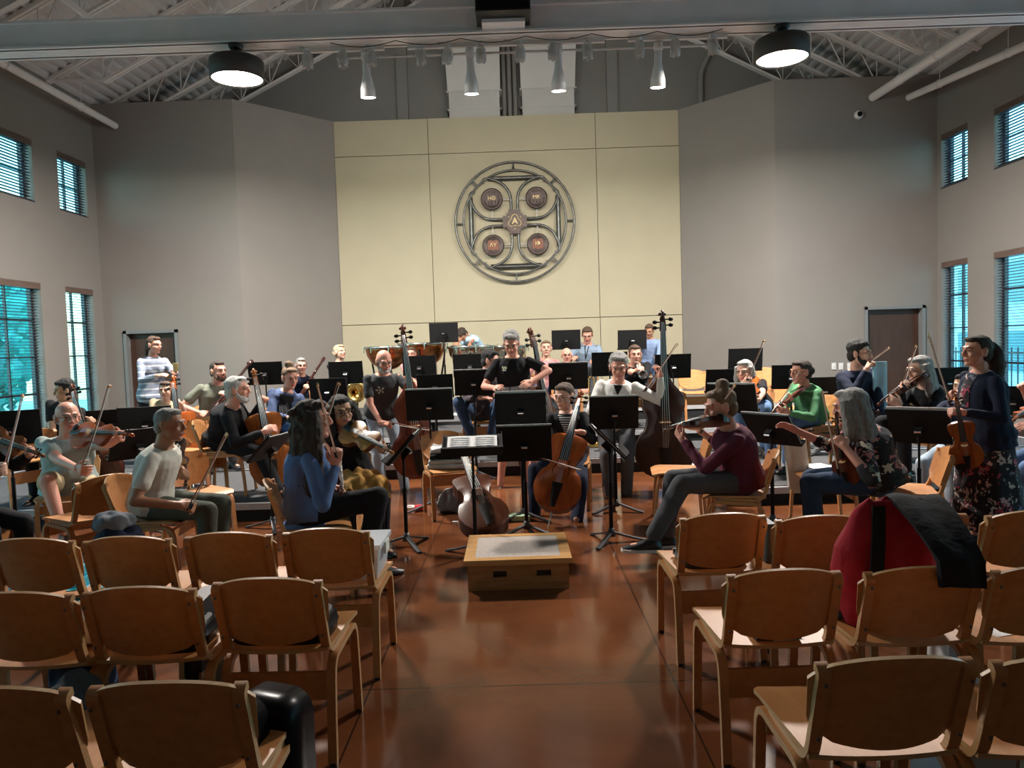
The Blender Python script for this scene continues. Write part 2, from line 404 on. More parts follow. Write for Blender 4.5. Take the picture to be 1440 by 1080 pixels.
# ducts rising behind the beige wall
m_duct = mat('light_grey_duct', (.55,.54,.52), .55, var=.04, scale=2)
for k,(a,b,c,d) in enumerate([(632,703,627,700),(735,808,737,812)]):
    x0 = at(a,160,15.0).x; x1 = at(b,160,15.0).x; z1 = at(700,128,15.0).z
    t = thing('air_duct', 'pale square duct rising behind the beige wall, '+('the one left of the grey pipes' if k==0 else 'the one right of the grey pipes'), 'duct', ((x0+x1)/2,15.17,5.2))
    w = x1-x0
    MB().box((0,0,(z1-5.2)/2),(w,.36,z1-5.2)).obj('lower_section', m_duct, t)
    z = z1-5.2
    s = MB(); s.add([(-w/2-.02,-.19,z+.03),(w/2+.02,-.19,z+.03),(w/2+.02,.19,z+.03),(-w/2-.02,.19,z+.03),(-w/2-.05,-.95,z+1.7),(w/2+.05,-.95,z+1.7),(w/2+.05,-.5,z+1.8),(-w/2-.05,-.5,z+1.8)],[(0,1,5,4),(1,2,6,5),(2,3,7,6),(3,0,4,7),(3,2,1,0),(4,5,6,7)],0,False)
    s.obj('leaning_section', m_duct, t)
    f = MB(); f.box((0,-.0,z+.015),(w+.1,.39,.03)); f.box((0,0,z-.34),(w+.06,.385,.02)); f.obj('joint_flange', m_duct, t)
    for sx in (-1,1): MB().box((sx*(w/2+.035),0,z-.34),(.03,.39,.05)).obj('flange_clip', m_chrome, t)
t = thing('pipe_bundle', 'grey vertical pipes between the two pale ducts above the beige wall', 'pipe', (at(718,130,15.2).x,15.2,5.3))
for dx in (-.13,-.02,.09): MB().tube([(dx,0,0),(dx,0,3.2)],.045,10).obj('pipe_run', m_upper, t)
MB().tube([(0,0,0),(0,0,-.0)]+[(-.0,0,.01)],.001,4) 
t = thing('vent_pipe', 'grey bent pipe on the gable right of the beige wall top', 'pipe', (at(986,150,15.25).x,15.27,5.5))
MB().tube([(0,0,0),(0,0,1.35),(.04,-.02,1.5),(.25,-.1,1.9),(.5,-.15,2.2)],.06,10).obj('pipe_run', m_upper, t)
MB().box((0,.02,.6),(.5,.03,.03)).obj('bracket', m_upper, t)
# pilasters on the gable
for k,px in enumerate((566,860)):
    struct(MB().box((at(px,120,YG).x, YG-.05, 7.4),(.22,.1,5.0)), 'trim_%d' % (k+1), m_upper)

# pendant drums
m_lampside = mat('dark_drum', (.045,.042,.04), .5)
m_diff = mat('lamp_diffuser', (1,1,1), .5, emit=(1,.93,.84), es=14)
for k,(px,py) in enumerate(((326,99),(1107,70))):
    c = at(px,py,YT-.05); zc = c.z-.03
    t = thing('pendant_lamp', 'round dark drum lamp hanging from the '+('left' if k==0 else 'right')+' end of the white tie beam', 'lamp', (c.x,c.y+.17,ZB))
    dz = zc-ZB
    MB().lathe([(.0,-.06),(.06,-.06),(.09,-.02),(.09,0),(0,0)],20).obj('ceiling_canopy', m_lampside, t)
    st = MB().tube([(0,0,-.05),(0,0,dz+.3)],.014,8)
    for a in range(3): st.tube([(0,0,dz+.32),(.22*cos(a*2.1),.22*sin(a*2.1),dz+.2)],.006,5)
    st.obj('stem', m_lampside, t)
    MB().lathe([(.0,dz+.22),(.30,dz+.21),(.315,dz+.19),(.315,dz-.02),(.295,dz-.02),(.295,dz+.17),(0,dz+.18)],40).obj('drum_shade', m_lampside, t)
    MB().lathe([(0,dz+.012),(.292,dz+.012),(.292,dz),(0,dz)],40).obj('diffuser', m_diff, t)
    L = bpy.data.lights.new('pendant_light','AREA'); L.shape = 'DISK'; L.size = .56; L.energy = 560; L.color = (1,.92,.84)
    lo = bpy.data.objects.new('pendant_light', L); COL.objects.link(lo); lo.parent = t; lo.location = (0,0,dz-.03)

# light tracks, clear cans, white cone spots
m_trk = mat('white_track', (.62,.61,.60), .4); m_spotw = mat('white_spot_enamel', (.72,.72,.72), .35)
m_can = mat('clear_can_glass', (.62,.62,.6), .25, alpha=.55, spec=.8)
m_spotemit = mat('spot_lens', (1,1,1), .4, emit=(1,.97,.92), es=12)
YK = 9.25
def trackp(px): return at(px, 68-(px-400)*.0372, YK)
for k,(a,b) in enumerate(((402,540),(573,850),(883,1023))):
    p = trackp(a); q = trackp(b)
    o = MB().box(((p+q)/2-V((p+q)/2)*0 + V((0,0,.02))) if False else ((p.x+q.x)/2,YK,ZB-.045),(q.x-p.x,.05,.045)).obj('light_track', m_trk, label='white lighting track under the tie beam, '+('left','middle','right')[k]+' section', cat='light track', group=None)
    for i in range(3): MB().box((p.x+(q.x-p.x)*(i+.5)/3,YK,ZB-.011),(.06,.04,.024)).obj('mounting_clip', m_trk, o)
pc = [trackp(470).x, trackp(1010).x]
MB().tube([(pc[0],YK+.12,ZB-.10),(pc[1],YK+.12,ZB-.10)],.016,8).obj('cable_conduit', m_trk, label='white conduit rod running just below the lighting tracks', cat='conduit')
cab = MB()
for i in range(6):
    x0 = pc[0]+(pc[1]-pc[0])*i/6; x1 = pc[0]+(pc[1]-pc[0])*(i+1)/6
    cab.tube([(x0+(x1-x0)*t,YK-.20,ZB-.04-.06*sin(PI*t)) for t in [j/8 for j in range(9)]],.005,5)
cab.obj('lamp_cable', m_black, label='thin dark cable looping along the lighting tracks', cat='cable')
def can_proto():
    t = thing('track_can','','track light')
    MB().lathe([(0,0),(.03,0),(.03,-.03),(.012,-.04),(0,-.04)],10).obj('mount', m_trk, t)
    w = MB()
    for sx in (-1,1): w.tube([(0,0,-.02),(sx*.06,0,-.05),(sx*.075,0,-.13),(sx*.06,0,-.2)],.004,5)
    w.obj('yoke', m_chrome, t)
    MB().lathe([(0,-.05),(.035,-.05),(.058,-.09),(.064,-.16),(.06,-.23),(.05,-.23),(.05,-.1),(0,-.09)],18).obj('can_body', m_can, t)
    for a in range(5): MB().ell((.056*cos(a*1.257),.056*sin(a*1.257),-.235),(.008,.008,.012),0,None,8,6).obj('clip', m_chrome, t)
    return t
ords = ['first','second','third','fourth','fifth','sixth','seventh','eighth','ninth','tenth','eleventh','twelfth']
cp = None
for i,px in enumerate((434,484,524,591,630,676,731,777,823,897,947,997)):
    p = trackp(px)
    t = can_proto() if cp is None else copy_tree(cp)
    cp = cp or t; t.name = 'track_can'; t.location = (p.x,YK-.11,ZB-.055); t['label'] = 'small clear glass can light on the track, %s from the left' % ords[i]; t['group'] = 'small clear can lights on the tracks'
    t.rotation_euler = (R(random.uniform(-4,8)),R(random.uniform(-5,5)),random.uniform(0,1))
sp = None
spots = [(513,100,-2.9),(661,95,-1.0),(786,92,1.0),(928,90,2.9)]
def spot_proto():
    t = thing('cone_spotlight','','spotlight')
    MB().lathe([(0,0),(.05,0),(.055,-.02),(.055,-.09),(.04,-.1),(0,-.1)],16).obj('mount', m_spotw, t)
    MB().lathe([(0,-.08),(.042,-.08),(.046,-.12),(.047,-.24),(.06,-.3),(.088,-.42),(.092,-.52),(.084,-.52),(.08,-.42),(0,-.4)],24).obj('cone_housing', m_spotw, t)
    MB().lathe([(0,-.495),(.083,-.495),(.083,-.5),(0,-.5)],24).obj('lens', m_spotemit, t)
    return t
for i,(px,py,tx) in enumerate(spots):
    p = at(px,py,YK-.05)
    t = spot_proto() if sp is None else copy_tree(sp)
    sp = sp or t; t.name = 'cone_spotlight'; t.location = (p.x,YK+.03,ZB-.076)
    t['label'] = 'lit white cone spotlight under the tie beam, %s from the left' % ords[i]; t['group'] = 'white cone spotlights'
    t.rotation_euler = (R(9),0,0)
    L = bpy.data.lights.new('spot_beam','SPOT'); L.energy = 175; L.spot_size = R(125); L.spot_blend = 1; L.shadow_soft_size = .08; L.color = (1,.94,.82)
    lo = bpy.data.objects.new('spot_beam', L); COL.objects.link(lo)
    src = V((p.x,YK+.08,ZB-.64)); lo.location = src
    lo.rotation_euler = (V((tx*1.2,YC,4.3))-src).to_track_quat('-Z','Y').to_euler()
# black projector box on the tie beam
p = at(707,8,YT-.25)
t = thing('projector','black box projector mounted on the middle of the white tie beam','projector',(p.x,YT-.2,p.z+.08))
MB().box((0,0,0),(.62,.42,.4)).obj('housing', m_black, t)
MB().box((0,-.215,0),(.58,.01,.36)).obj('front_panel', m_blackgloss, t)
MB().box((0,.1,-.22),(.5,.2,.04)).obj('mount_plate', m_white, t)

# wall emblem
m_iron = mat('brushed_iron', (.135,.135,.13), .36, .8, var=.25, scale=14)
m_bronze = mat('dark_bronze_disc', (.075,.055,.05), .45, .5, var=.3, scale=20)
m_red = mat('red_brown_enamel', (.20,.06,.03), .5, var=.2, scale=30)
m_gold = mat('gold_leaf', (.62,.48,.24), .45, .3)
ec = at(724,312,YC-.12); ER = (at(724,312,YC).x-at(641,312,YC).x)
E = thing('wall_emblem','large round iron emblem with cross and four discs on the beige wall','emblem',(ec.x,YC-.10,ec.z))
def ringp(r,n=64): return [(r*cos(2*PI*i/n),0,r*sin(2*PI*i/n)) for i in range(n)]
MB().tube(ringp(ER),.022,8,closed=True).obj('outer_ring', m_iron, E); MB().tube(ringp(ER*.865),.02,8,closed=True).obj('inner_ring', m_iron, E)
for i in range(8):
    a = PI/4*i+PI/2
    mb = MB()
    for s_ in ((-.015,.015) if i%2 else (0,)):
        n = V((-sin(a),0,cos(a)))*s_
        mb.tube([V((cos(a),0,sin(a)))*ER*.865+n,V((cos(a),0,sin(a)))*ER+n],.012 if i%2 else .016,6)
    if i == 0: mb.lathe([(.03,ER*.885),(.002,ER*.97)],8)
    mb.obj('ring_spoke', m_iron, E)
for k in range(4):                                     # four flared arms of the cross
    q = M.Rotation(k*PI/2,3,'Y')
    mb = MB(); a, o = .055*ER, .74*ER
    for s_ in (-1,1):
        pts = [(s_*a,0,.18*ER),(s_*a,0,.36*ER)]+[tuple(p) for p in bez((s_*a,0,.36*ER),(s_*a*1.1,0,.66*ER),(s_*.44*ER,0,.745*ER),8)[1:]]
        pts += [(s_*.5*ER,0,.74*ER),(s_*.535*ER,0,.70*ER),(s_*.52*ER,0,.66*ER),(s_*.49*ER,0,.665*ER)]
        mb.tube([q @ V(p) for p in pts],[.026]*9+[.022]+[.016,.013,.011,.009][:len(pts)-10],8)
    mb.obj('cross_arm', m_iron, E)
    mb = MB().sheet(lambda u,v:q @ V(((u-.5)*.86*ER,-.01+.02*sin(PI*v),.70*ER+.065*ER*v)),6,4,.02)
    mb.obj('arm_end_bar', m_iron, E)
for k,(sx,sz,tx) in enumerate(((-1,1,'\u0397\u0398'),(1,1,'MK'),(-1,-1,'\u039b\u03a5'),(1,-1,'\u0399\u03a6'))):
    c = V((sx*.375*ER,-.03,sz*.385*ER)); r = .182*ER
    rot = M.Rotation(PI/2,4,'X')
    d = MB().lathe([(0,-.03),(r,-.03),(r,.03),(r-.03,.04),(r-.045,.03),(0,.03)],32); d.tf(M.Translation(c) @ rot)
    do = d.obj('disc', m_bronze, E)
    for s_ in ((-.02,.02) if sz<0 else (-.012,.012)): MB().bar((sx*.06*ER,0,c.z+s_),(c.x-sx*r,0,c.z+s_),.012,.012).obj('disc_stay', m_iron, E)
    MB().bar((c.x,0,sz*.06*ER),(c.x,0,c.z-sz*r),.016,.016).obj('disc_stay', m_iron, E)
    b = MB()
    if sz > 0:
        for x_ in (-.08,-.03,.03,.08): b.box(c+V((x_*ER,-.035,0)),(.028*ER,.012,.19*ER))
        b.box(c+V((0,-.035,-.095*ER)),(.19*ER,.012,.014*ER))
    else:
        b.sheet(lambda u,v:c+V(((u-.5)*.18*ER,-.035,(-.09+.16*v+.02*abs(sin(u*2*PI)))*ER)),12,2,.012)
    b.obj('book_relief', m_red if sz<0 else m_bronze, do)
    me = text_mesh(tx,.092*ER if sz>0 else .085*ER,.008); me.transform(M.Translation(c+V((0,-.05,.005))) @ rot); me.materials.append(m_gold)
    link('lettering', me, do)
cr = MB()
o = [(-.2,.1),(-.2,-.1),(-.135,-.1),(-.135,-.135),(-.1,-.135),(-.1,-.2),(.1,-.2),(.1,-.135),(.135,-.135),(.135,-.1),(.2,-.1),(.2,.1),(.135,.1),(.135,.135),(.1,.135),(.1,.2),(-.1,.2),(-.1,.135),(-.135,.135),(-.135,.1)]
rx = M.Rotation(PI/2,4,'X')
cr.prism([(x*ER,y*ER) for x,y in o],.0,.07); cr.prism([(x*ER*.88,y*ER*.88) for x,y in o],.07,.085); cr.tf(rx)
co = cr.obj('centre_cross', m_bronze, E)
tr = MB(); pts = []
for i in range(48):
    a = 2*PI*i/48; r = (.094+.022*cos(3*(a-PI/2)))*ER
    pts.append((r*cos(a),-.095,r*sin(a)))
tr.tube(pts,.009,6,closed=True)
for sx in (-1,1): tr.ell((sx*.1*ER,-.095,.075*ER),(.012,.01,.02))
tr.ell((0,-.095,-.12*ER),(.012,.01,.02)); tr.obj('trefoil_outline', m_gold, co)
me = text_mesh('A',.15*ER,.006); me.transform(M.Translation((0,-.095,0)) @ rx); me.materials.append(m_gold); link('lettering', me, co)

# small things on the walls
p = at(1208,161,YB-.05)
t = thing('security_camera','small round white camera with dark lens high on the right wall','camera',(p.x,YB-.005,p.z))
MB().lathe([(0,0),(.075,0),(.075,.04),(.055,.075),(0,.08)],24).tf(M.Rotation(PI/2,4,'X')).obj('housing', m_spotw, t)
MB().ell((0,-.08,0),(.045,.03,.045)).obj('lens', m_blackgloss, t); MB().box((0,-.002,0),(.09,.012,.09)).obj('wall_mount', m_spotw, t)
for k,px in enumerate((1173,1183,1195)):
    p = at(px,515,YB-.02)
    t = thing('wall_switch','white switch plate on the right back wall, %s from the left of three' % ords[k],'switch',(p.x,YB-.008,p.z))
    MB().box((0,0,0),(.075,.014,.12)).obj('plate', m_spotw, t); MB().box((0,-.01,0),(.03,.012,.05)).obj('rocker', m_spotw, t)

# outside: ground, trees, a pale building
m_lawn = mat('lawn', (.30,.60,.50), .9, var=.3, scale=.8)
struct(MB().box((-30,6,-.45),(45,60,.1)), 'ground_left', m_lawn); struct(MB().box((30,6,-.45),(45,60,.1)), 'ground_right', mat('pale_paving',(.6,.72,.75),.8,var=.08,scale=.5))
m_leaf = mat('tree_leaf', (.06,.52,.42), .7, c2=(.02,.25,.22), scale=3); m_bark = mat('bark',(.08,.06,.05),.9)
def tree(x,y,h,r,lab):
    t = thing('leafy_tree',lab,'tree',(x,y,-.4))
    MB().tube([(0,0,0),(.05,0,h*.3),(0,.1,h*.6)],[.18,.14,.06],8).obj('trunk', m_bark, t)
    mb = MB()
    rs = random.Random(int(abs(x*31+y*17)))
    for i in range(26):
        a = rs.uniform(0,6.28); q = rs.uniform(0,.8)*r; z = rs.uniform(.18,.95)*h
        mb.ell((q*cos(a),q*sin(a),z),(r*rs.uniform(.28,.45),)*2+(r*rs.uniform(.25,.4),),0,None,10,7)
    # leaf tufts
    vs = []; fs = []
    for p in list(mb.v)[::1]:
        for _ in range(3):
            d = V((rs.gauss(0,1),rs.gauss(0,1),rs.gauss(0,1))).normalized()*.13; e = d.orthogonal()*.8
            c = p+V((rs.gauss(0,.14),rs.gauss(0,.14),rs.gauss(0,.14)))
            k = len(vs); vs += [c-d,c+e,c+d,c-e]; fs.append((k,k+1,k+2,k+3))
    mb.add(vs,fs,0,False); mb.obj('foliage', m_leaf, t)
tree(-13.4,17.6,5.2,2.0,'green leafy tree outside the lower left window nearest the corner')
tree(-17.2,22.6,6.2,2.6,'green leafy tree outside the left wall, farthest from the hall')
tree(-12.0,13.0,5.0,1.9,'green leafy tree outside the left window away from the corner')
t = thing('pale_building','pale blue grey building with rows of windows beyond the right wall','building',(20,24,-.4))
m_bld = mat('pale_render',(.55,.75,.8),.8,var=.05,scale=.5)
MB().box((0,0,2.3),(10,16,4.6)).obj('wall_block', m_bld, t); MB().box((0,0,4.7),(10.6,16.6,.25)).obj('roof_slab', mat('pale_roof',(.7,.8,.85),.7), t)
for q in range(6):
    for z in (1.3,3.4): MB().box((-5.02,-7+q*2.6,z),(.08,1.3,1.2)).obj('window', mat('far_glass',(.05,.25,.3),.1), t)
    MB().box((-4+q*1.7,-8.02,2.3),(.9,.08,3.2)).obj('window', mat('far_glass',(0,0,0)), t)
t = thing('iron_fence','dark iron fence of thin bars outside the right lower windows','fence',(13.0,18,-.4))
mb = MB()
for q in range(40): mb.tube([(0,-5+q*.25,0),(0,-5+q*.25,1.5)],.02,5)
mb.obj('pickets', m_black, t); MB().bar((0,-5,1.35),(0,5,1.35),.04,.04).obj('rail', m_black, t)

w = bpy.data.worlds.new('sky'); SC.world = w; w.use_nodes = True
N, L = w.node_tree.nodes, w.node_tree.links; bg = N['Background']
sk = N.new('ShaderNodeTexSky'); sk.sky_type = 'NISHITA'; sk.sun_disc = False; sk.sun_elevation = R(48); sk.sun_rotation = R(200); sk.air_density = 1.4
L.new(sk.outputs[0], bg.inputs['Color']); bg.inputs['Strength'].default_value = .92
SC.view_settings.view_transform = 'Standard'; SC.view_settings.look = 'None'; SC.view_settings.gamma = 1; SC.view_settings.exposure = .35
# ------------------------------------------------------------------ furniture
def woodmat(name, c1, c2, rough=.35, st=(9,9,1.2), coat=.3): return mat(name, c1, rough, c2=c2, scale=3.2, stretch=st, coat=coat)
m_beech = woodmat('honey_beech', (.57,.26,.090), (.47,.195,.062), .46, (9,1.5,9), .06)
m_beech_e = woodmat('ply_edge', (.58,.36,.17), (.45,.25,.10), .4, (2,2,60))
m_oak = woodmat('podium_oak', (.42,.20,.07), (.26,.105,.032), .35, (1.6,9,14))
m_oakl = woodmat('podium_oak_trim', (.55,.31,.11), (.42,.21,.065), .35, (1.5,9,9))
m_carpet = mat('podium_carpet', (.40,.35,.31), .95, var=.15, scale=60, bump=.6, bscale=300)
m_stand = mat('stand_black', (.0075,.0075,.008), .7, spec=.25); m_base_grey = mat('stand_base_grey', (.055,.06,.065), .4)
m_paper = mat('paper', (.75,.74,.72), .8, var=.04, scale=10); m_rubber = mat('rubber', (.02,.02,.02), .8)

def side_frame(mb, x):
    w, t = .034, .024
    u = [(x,-.215,0),(x,-.20,.20),(x,-.185,.33)] + [tuple(p) for p in bez((x,-.182,.34),(x,-.175,.405),(x,-.11,.408),6)] + [(x,.0,.413)] + [tuple(p) for p in bez((x,.11,.417),(x,.175,.418),(x,.185,.35),6)] + [(x,.20,.2),(x,.215,0)]
    mb.sweep(u, w, t, (1,0,0), 0, 1)
def back_post(x):
    p = [(x,.10,.438),(x,-.05,.434)] + [tuple(q) for q in bez((x,-.12,.432),(x,-.185,.43),(x,-.205,.50),6)] + [(x,-.245,.63),(x,-.268,.70)] + [tuple(q) for q in bez((x,-.271,.71),(x,-.275,.727),(x,-.250,.730),4)]
    return MB().sweep(p, .034, .022, (1,0,0), 0, 1)
def backpanel(mb):
    def f(u, v):
        s = u*2-1; e = abs(s)
        hw = .222*(1-.06*(1-v)-.10*max(0,(.25-v)/.25)**2*1.0)
        top = .770-.055*e**2.4-.02*max(0,e-.85)/.15; bot = .482+.030*e**2+.03*max(0,e-.8)/.2
        z = bot+(top-bot)*v; y = -.19-.30*(z-.46)+.045*(e**2)-.028
        return (s*hw, y, z)
    mb.sheet(f, 16, 8, .013, 0, 1)
def seatpanel(mb):
    def f(u, v):
        s = u*2-1; y = -.205+.435*v
        hw = .205+.022*v-.03*max(0,(v-.88)/.12)**2
        z = .456-.012*(1-s*s)*(1-v*.6)-.02*max(0,(v-.8)/.2)**2+.004*v
        return (s*hw, y+.0*(1-s*s), z)
    mb.sheet(f, 12, 10, .014, 0, 1)
def chair_proto():
    t = thing('stacking_chair', '', 'chair')
    o = MB(); seatpanel(o); o.obj('seat', [m_beech, m_beech_e], t)
    o = MB(); backpanel(o); o.obj('backrest', [m_beech, m_beech_e], t)
    for x in (-.205,.205):
        o = MB(); side_frame(o, x); fr = o.obj('side_frame', [m_beech, m_beech_e], t)
        for y in (-.215,.215): MB().tube([(x,y,-.0),(x,y,.012)],.017,8).obj('foot_cap', m_rubber, fr)
        po = back_post(x*.93).obj('back_post', [m_beech, m_beech_e], t)
        for z in (.52,.69): MB().ell((x*.93,-.222-.31*(z-.5)-.008,z),(.006,.003,.006),0,None,8,6).obj('screw', m_iron, po)
    MB().box((0,-.178,.30),(.40,.018,.11)).obj('rear_apron', m_beech, t)
    MB().box((0,.16,.36),(.39,.018,.07)).obj('front_apron', m_beech, t)
    return t
CHAIR = None
def chair(x, y, az, z=0, label='', group=None, name='stacking_chair'):
    global CHAIR
    if CHAIR is None: CHAIR = t = chair_proto()
    else: t = copy_tree(CHAIR)
    t.name = name; t.location = (x, y, z); t.rotation_euler = (0, 0, R(az)); t['label'] = label
    if 'group' in t.keys(): del t['group']
    t['group'] = group or 'honey wood chairs among the players'
    return t

# music stand: desk faces +Y (the player's side), base at the origin
def stand_meshes(h, tilt):
    d = {}
    T = M.Translation((0,0,h)) @ M.Rotation(R(tilt),4,'X')          # tilt 0 = upright desk, 90 = lying flat
    mb = MB(); hw, hh = .232, .315
    mb.sheet(lambda u,v:((u-.5)*2*hw*(1-.02*v), -.004-.004*cos(PI*(u-.5)), -.10+hh*v), 8, 4, .006)
    for s in (-1,1): mb.box((s*hw*.98,.008,-.10+hh/2),(.006,.022,hh))
    mb.tf(T); d['desk'] = mb
    mb = MB(); mb.box((0,.03,-.10),(2*hw,.065,.006)); mb.box((0,.061,-.092),(2*hw,.005,.02)); mb.tf(T); d['lip'] = mb
    mb = MB(); mb.box((0,-.035,.03),(.06,.05,.07)); mb.tf(T); mb.tube([(0,-.02,h-.06),(0,-.02,h+.01)],.018,8); d['tilt_bracket'] = mb
    mb = MB().tube([tuple(T @ V((-.025,-.065,.045))), tuple(T @ V((.025,-.065,.045)))],.011,8); d['tilt_knob'] = mb
    d['upper_tube'] = MB().tube([(0,-.02,h*.55),(0,-.02,h-.03)],.0095,8)
    d['lower_tube'] = MB().tube([(0,-.02,.06),(0,-.02,h*.62)],.016,10)
    return d
NST = [0]
def stand(px, py, d, az, tilt, z=0, label='', w=1.0, h=None):
    c = at(px, py, d)
    hh = (c.z - z - .065*cos(R(tilt))) if h is None else h
    t = thing('music_stand', label, 'music stand', (c.x, c.y, z), R(az), 'black music stands')
    ms = stand_meshes(hh, tilt)
    for k, mb in ms.items():
        mb.obj(k, m_chrome if k == 'tilt_knob' else m_stand, t)
    MB().lathe([(0,.11),(.022,.11),(.03,.07),(.034,.045),(0,.04)],12).tf(M.Translation((0,-.02,0))).obj('base_hub', m_base_grey, t)
    for k in range(3):
        a = R(90+120*k)
        e = V((cos(a),sin(a),0))
        MB().sweep([V((0,-.02,.075))+e*.02, V((0,-.02,.05))+e*.1, V((0,-.02,.022))+e*.2, V((0,-.02,.008))+e*.27],.036,.014,V((-sin(a),cos(a),0))).obj('leg', m_base_grey, t)
    return t, M.Translation((c.x,c.y,z)) @ M.Rotation(R(az),4,'Z') @ M.Translation((0,0,hh)) @ M.Rotation(R(tilt),4,'X')
def sheets(T, label, n=2, over=0.0, wid=.23, hgt=.30, name='sheet_music', group='sheet music on the stands'):
    mb = MB()
    for i in range(n):
        x0 = -n*wid/2+i*wid
        mb.sheet(lambda u,v:(x0+wid*u+.001, .008+.004*sin(PI*u), -.096+over+hgt*v), 4, 2, .003)
    me_T = mb.tf(T); c = T @ V((0,.01,0))
    st = MB()
    for i in range(n):
        for k in range(7):
            z = -.05+over+hgt*.8*k/7
            st.add([T @ V((-n*wid/2+i*wid+.02,.0155,z)),T @ V((-n*wid/2+(i+1)*wid-.02,.0155,z)),T @ V((-n*wid/2+(i+1)*wid-.02,.0155,z+.014)),T @ V((-n*wid/2+i*wid+.02,.0155,z+.014))],[(0,1,2,3)],0,False)
    o = mb.obj(name, m_paper, None, c, label=label, cat='sheet music', group=group)
    me = st.mesh('printed_staves', mat('printed_ink',(.45,.45,.45),.8)); me.transform(M.Translation(-c)); link('printed_staves', me, o)
    return o

# risers
m_riser = mat('riser_carpet', (.062,.064,.068), .9, var=.2, scale=30, bump=.4, bscale=200); m_edge = mat('riser_edge', (.42,.42,.43), .45); m_skirt = mat('riser_skirt', (.008,.008,.009), .9)
Z1, Z2, Z3 = .17, .36, .56
def riser(name, outline, z0, z1, label):
    t = thing(name, label, 'riser', (outline[0][0], outline[0][1], z0)); o = V((outline[0][0], outline[0][1], 0))
    loc = [(x-o.x, y-o.y) for x, y in outline]; h = z1-z0
    MB().prism([(x*.999,y+.02) for x,y in loc], 0, h-.07).obj('skirt', m_skirt, t)
    MB().prism(loc, h-.07, h-.008, 0).obj('edge_trim', m_edge, t)
    n = len(loc); cx = sum(x for x,_ in loc)/n; cy = sum(y for _,y in loc)/n
    MB().prism([(cx+(x-cx)*.985, cy+(y-cy)*.955) for x,y in loc], h-.008, h, 0).obj('carpet_top', m_riser, t)
    return t
riser('stage_riser', [(XL+.9,7.05),(-2.05,7.05),(-2.05,9.0),(XL+.9,9.0)], 0, Z1, 'low grey carpeted riser with pale edge under the left side players')
riser('stage_riser', [(1.95,7.05),(XR-.9,7.05),(XR-.9,9.0),(1.95,9.0)], 0, Z1, 'low grey carpeted riser with pale edge under the right side players')
riser('stage_riser', [(XL+.9,9.02),(XR-.9,9.02),(XR-.9,10.3),(XL+.9,10.3)], 0, Z1+.02, 'wide low riser crossing the stage behind the bass players')
riser('stage_riser', [(-5.2,10.32),(5.2,10.32),(5.2,11.75),(-5.2,11.75)], 0, Z2, 'middle riser under the woodwind and brass players')
riser('stage_riser', [(-4.6,11.77),(4.4,11.77),(4.4,13.25),(-4.6,13.25)], 0, Z3, 'highest riser at the back under the drums')

# conductor's podium
p = fl(729.5, 829); q0 = fl(659,830); q1 = fl(801,827); PW = q1.x-q0.x
pod = thing('conductor_podium', 'low oak podium with grey carpet top and two handle slots on the open floor', 'podium', (p.x, p.y, 0), R(0.4))
PD = .62; h = .205
mb = MB()
for (x0,x1,z0,z1) in [(-PW/2,PW/2,0,.085),(-PW/2,PW/2,.125,h-.035),(-PW/2,-.165,.085,.125),(-.075,.12,.085,.125),(.215,PW/2,.085,.125)]: mb.box(((x0+x1)/2,.01,(z0+z1)/2),(x1-x0,.02,z1-z0))
mb.obj('front_board', m_oak, pod)
for x in (-.12,.167): MB().box((x,.03,.105),(.094,.02,.044)).obj('handle_slot', m_black, pod)
for s in (-1,1): MB().box((s*(PW/2-.01),PD/2,(h-.035)/2),(.02,PD-.02,h-.035)).obj('side_board', m_oak, pod)
MB().box((0,PD-.01,(h-.035)/2),(PW,.02,h-.035)).obj('rear_board', m_oak, pod)
ov = .022
for s in (-1,1): MB().box((s*(PW/2+ov-.035),PD/2,h-.0175),(.07,PD+2*ov,.035)).obj('top_trim', m_oakl, pod)
for y in (-ov+.035,PD+ov-.035): MB().box((0,y,h-.0175),(PW+2*ov-.14,.07,.035)).obj('top_trim', m_oakl, pod)
MB().box((0,PD/2,h-.02),(PW+2*ov-.14,PD+2*ov-.14,.036)).obj('carpet_top', m_carpet, pod)
# ------------------------------------------------------------------ instruments
m_varn = {k: mat('varnish_'+k, a, .34, c2=b, scale=2.5, stretch=(14,2,14), coat=.22, spec=.35) for k,a,b in (
  ('amber',(.36,.12,.022),(.24,.065,.012)), ('red',(.17,.035,.010),(.10,.018,.006)), ('orange',(.46,.115,.020),(.31,.062,.011)), ('dark',(.055,.014,.007),(.028,.008,.005)), ('gold',(.50,.24,.055),(.36,.145,.03)), ('brown',(.14,.045,.018),(.075,.022,.009)))}
m_ebony = mat('ebony', (.012,.010,.009), .5, spec=.3); m_string = mat('steel_string', (.6,.6,.58), .3, .9); m_bridge = mat('maple_bridge', (.62,.40,.20), .5); m_hole = mat('f_hole', (.004,.003,.003), .9)
m_hair = mat('bow_hair', (.80,.76,.68), .6); m_pern = mat('pernambuco', (.16,.045,.018), .3)
OUT = [(0,0.001),(.004,.03),(.02,.065),(.05,.09),(.085,.102),(.105,.104),(.13,.101),(.155,.093),(.170,.086),(.176,.080),(.184,.068),(.2,.059),(.22,.0555),(.235,.056),(.252,.061),(.264,.069),(.270,.074),(.279,.074),(.292,.078),(.31,.083),(.325,.084),(.34,.076),(.350,.055),(.355,.026),(.356,.001)]
OUTB = [(0,.001),(.004,.04),(.02,.075),(.05,.099),(.085,.110),(.105,.111),(.13,.107),(.155,.095),(.168,.086),(.18,.073),(.2,.065),(.22,.062),(.235,.064),(.252,.070),(.262,.076),(.275,.079),(.295,.0795),(.315,.074),(.335,.060),(.35,.046),(.365,.034),(.380,.026),(.392,.021),(.40,.018),(.402,.001)]
FID = {}
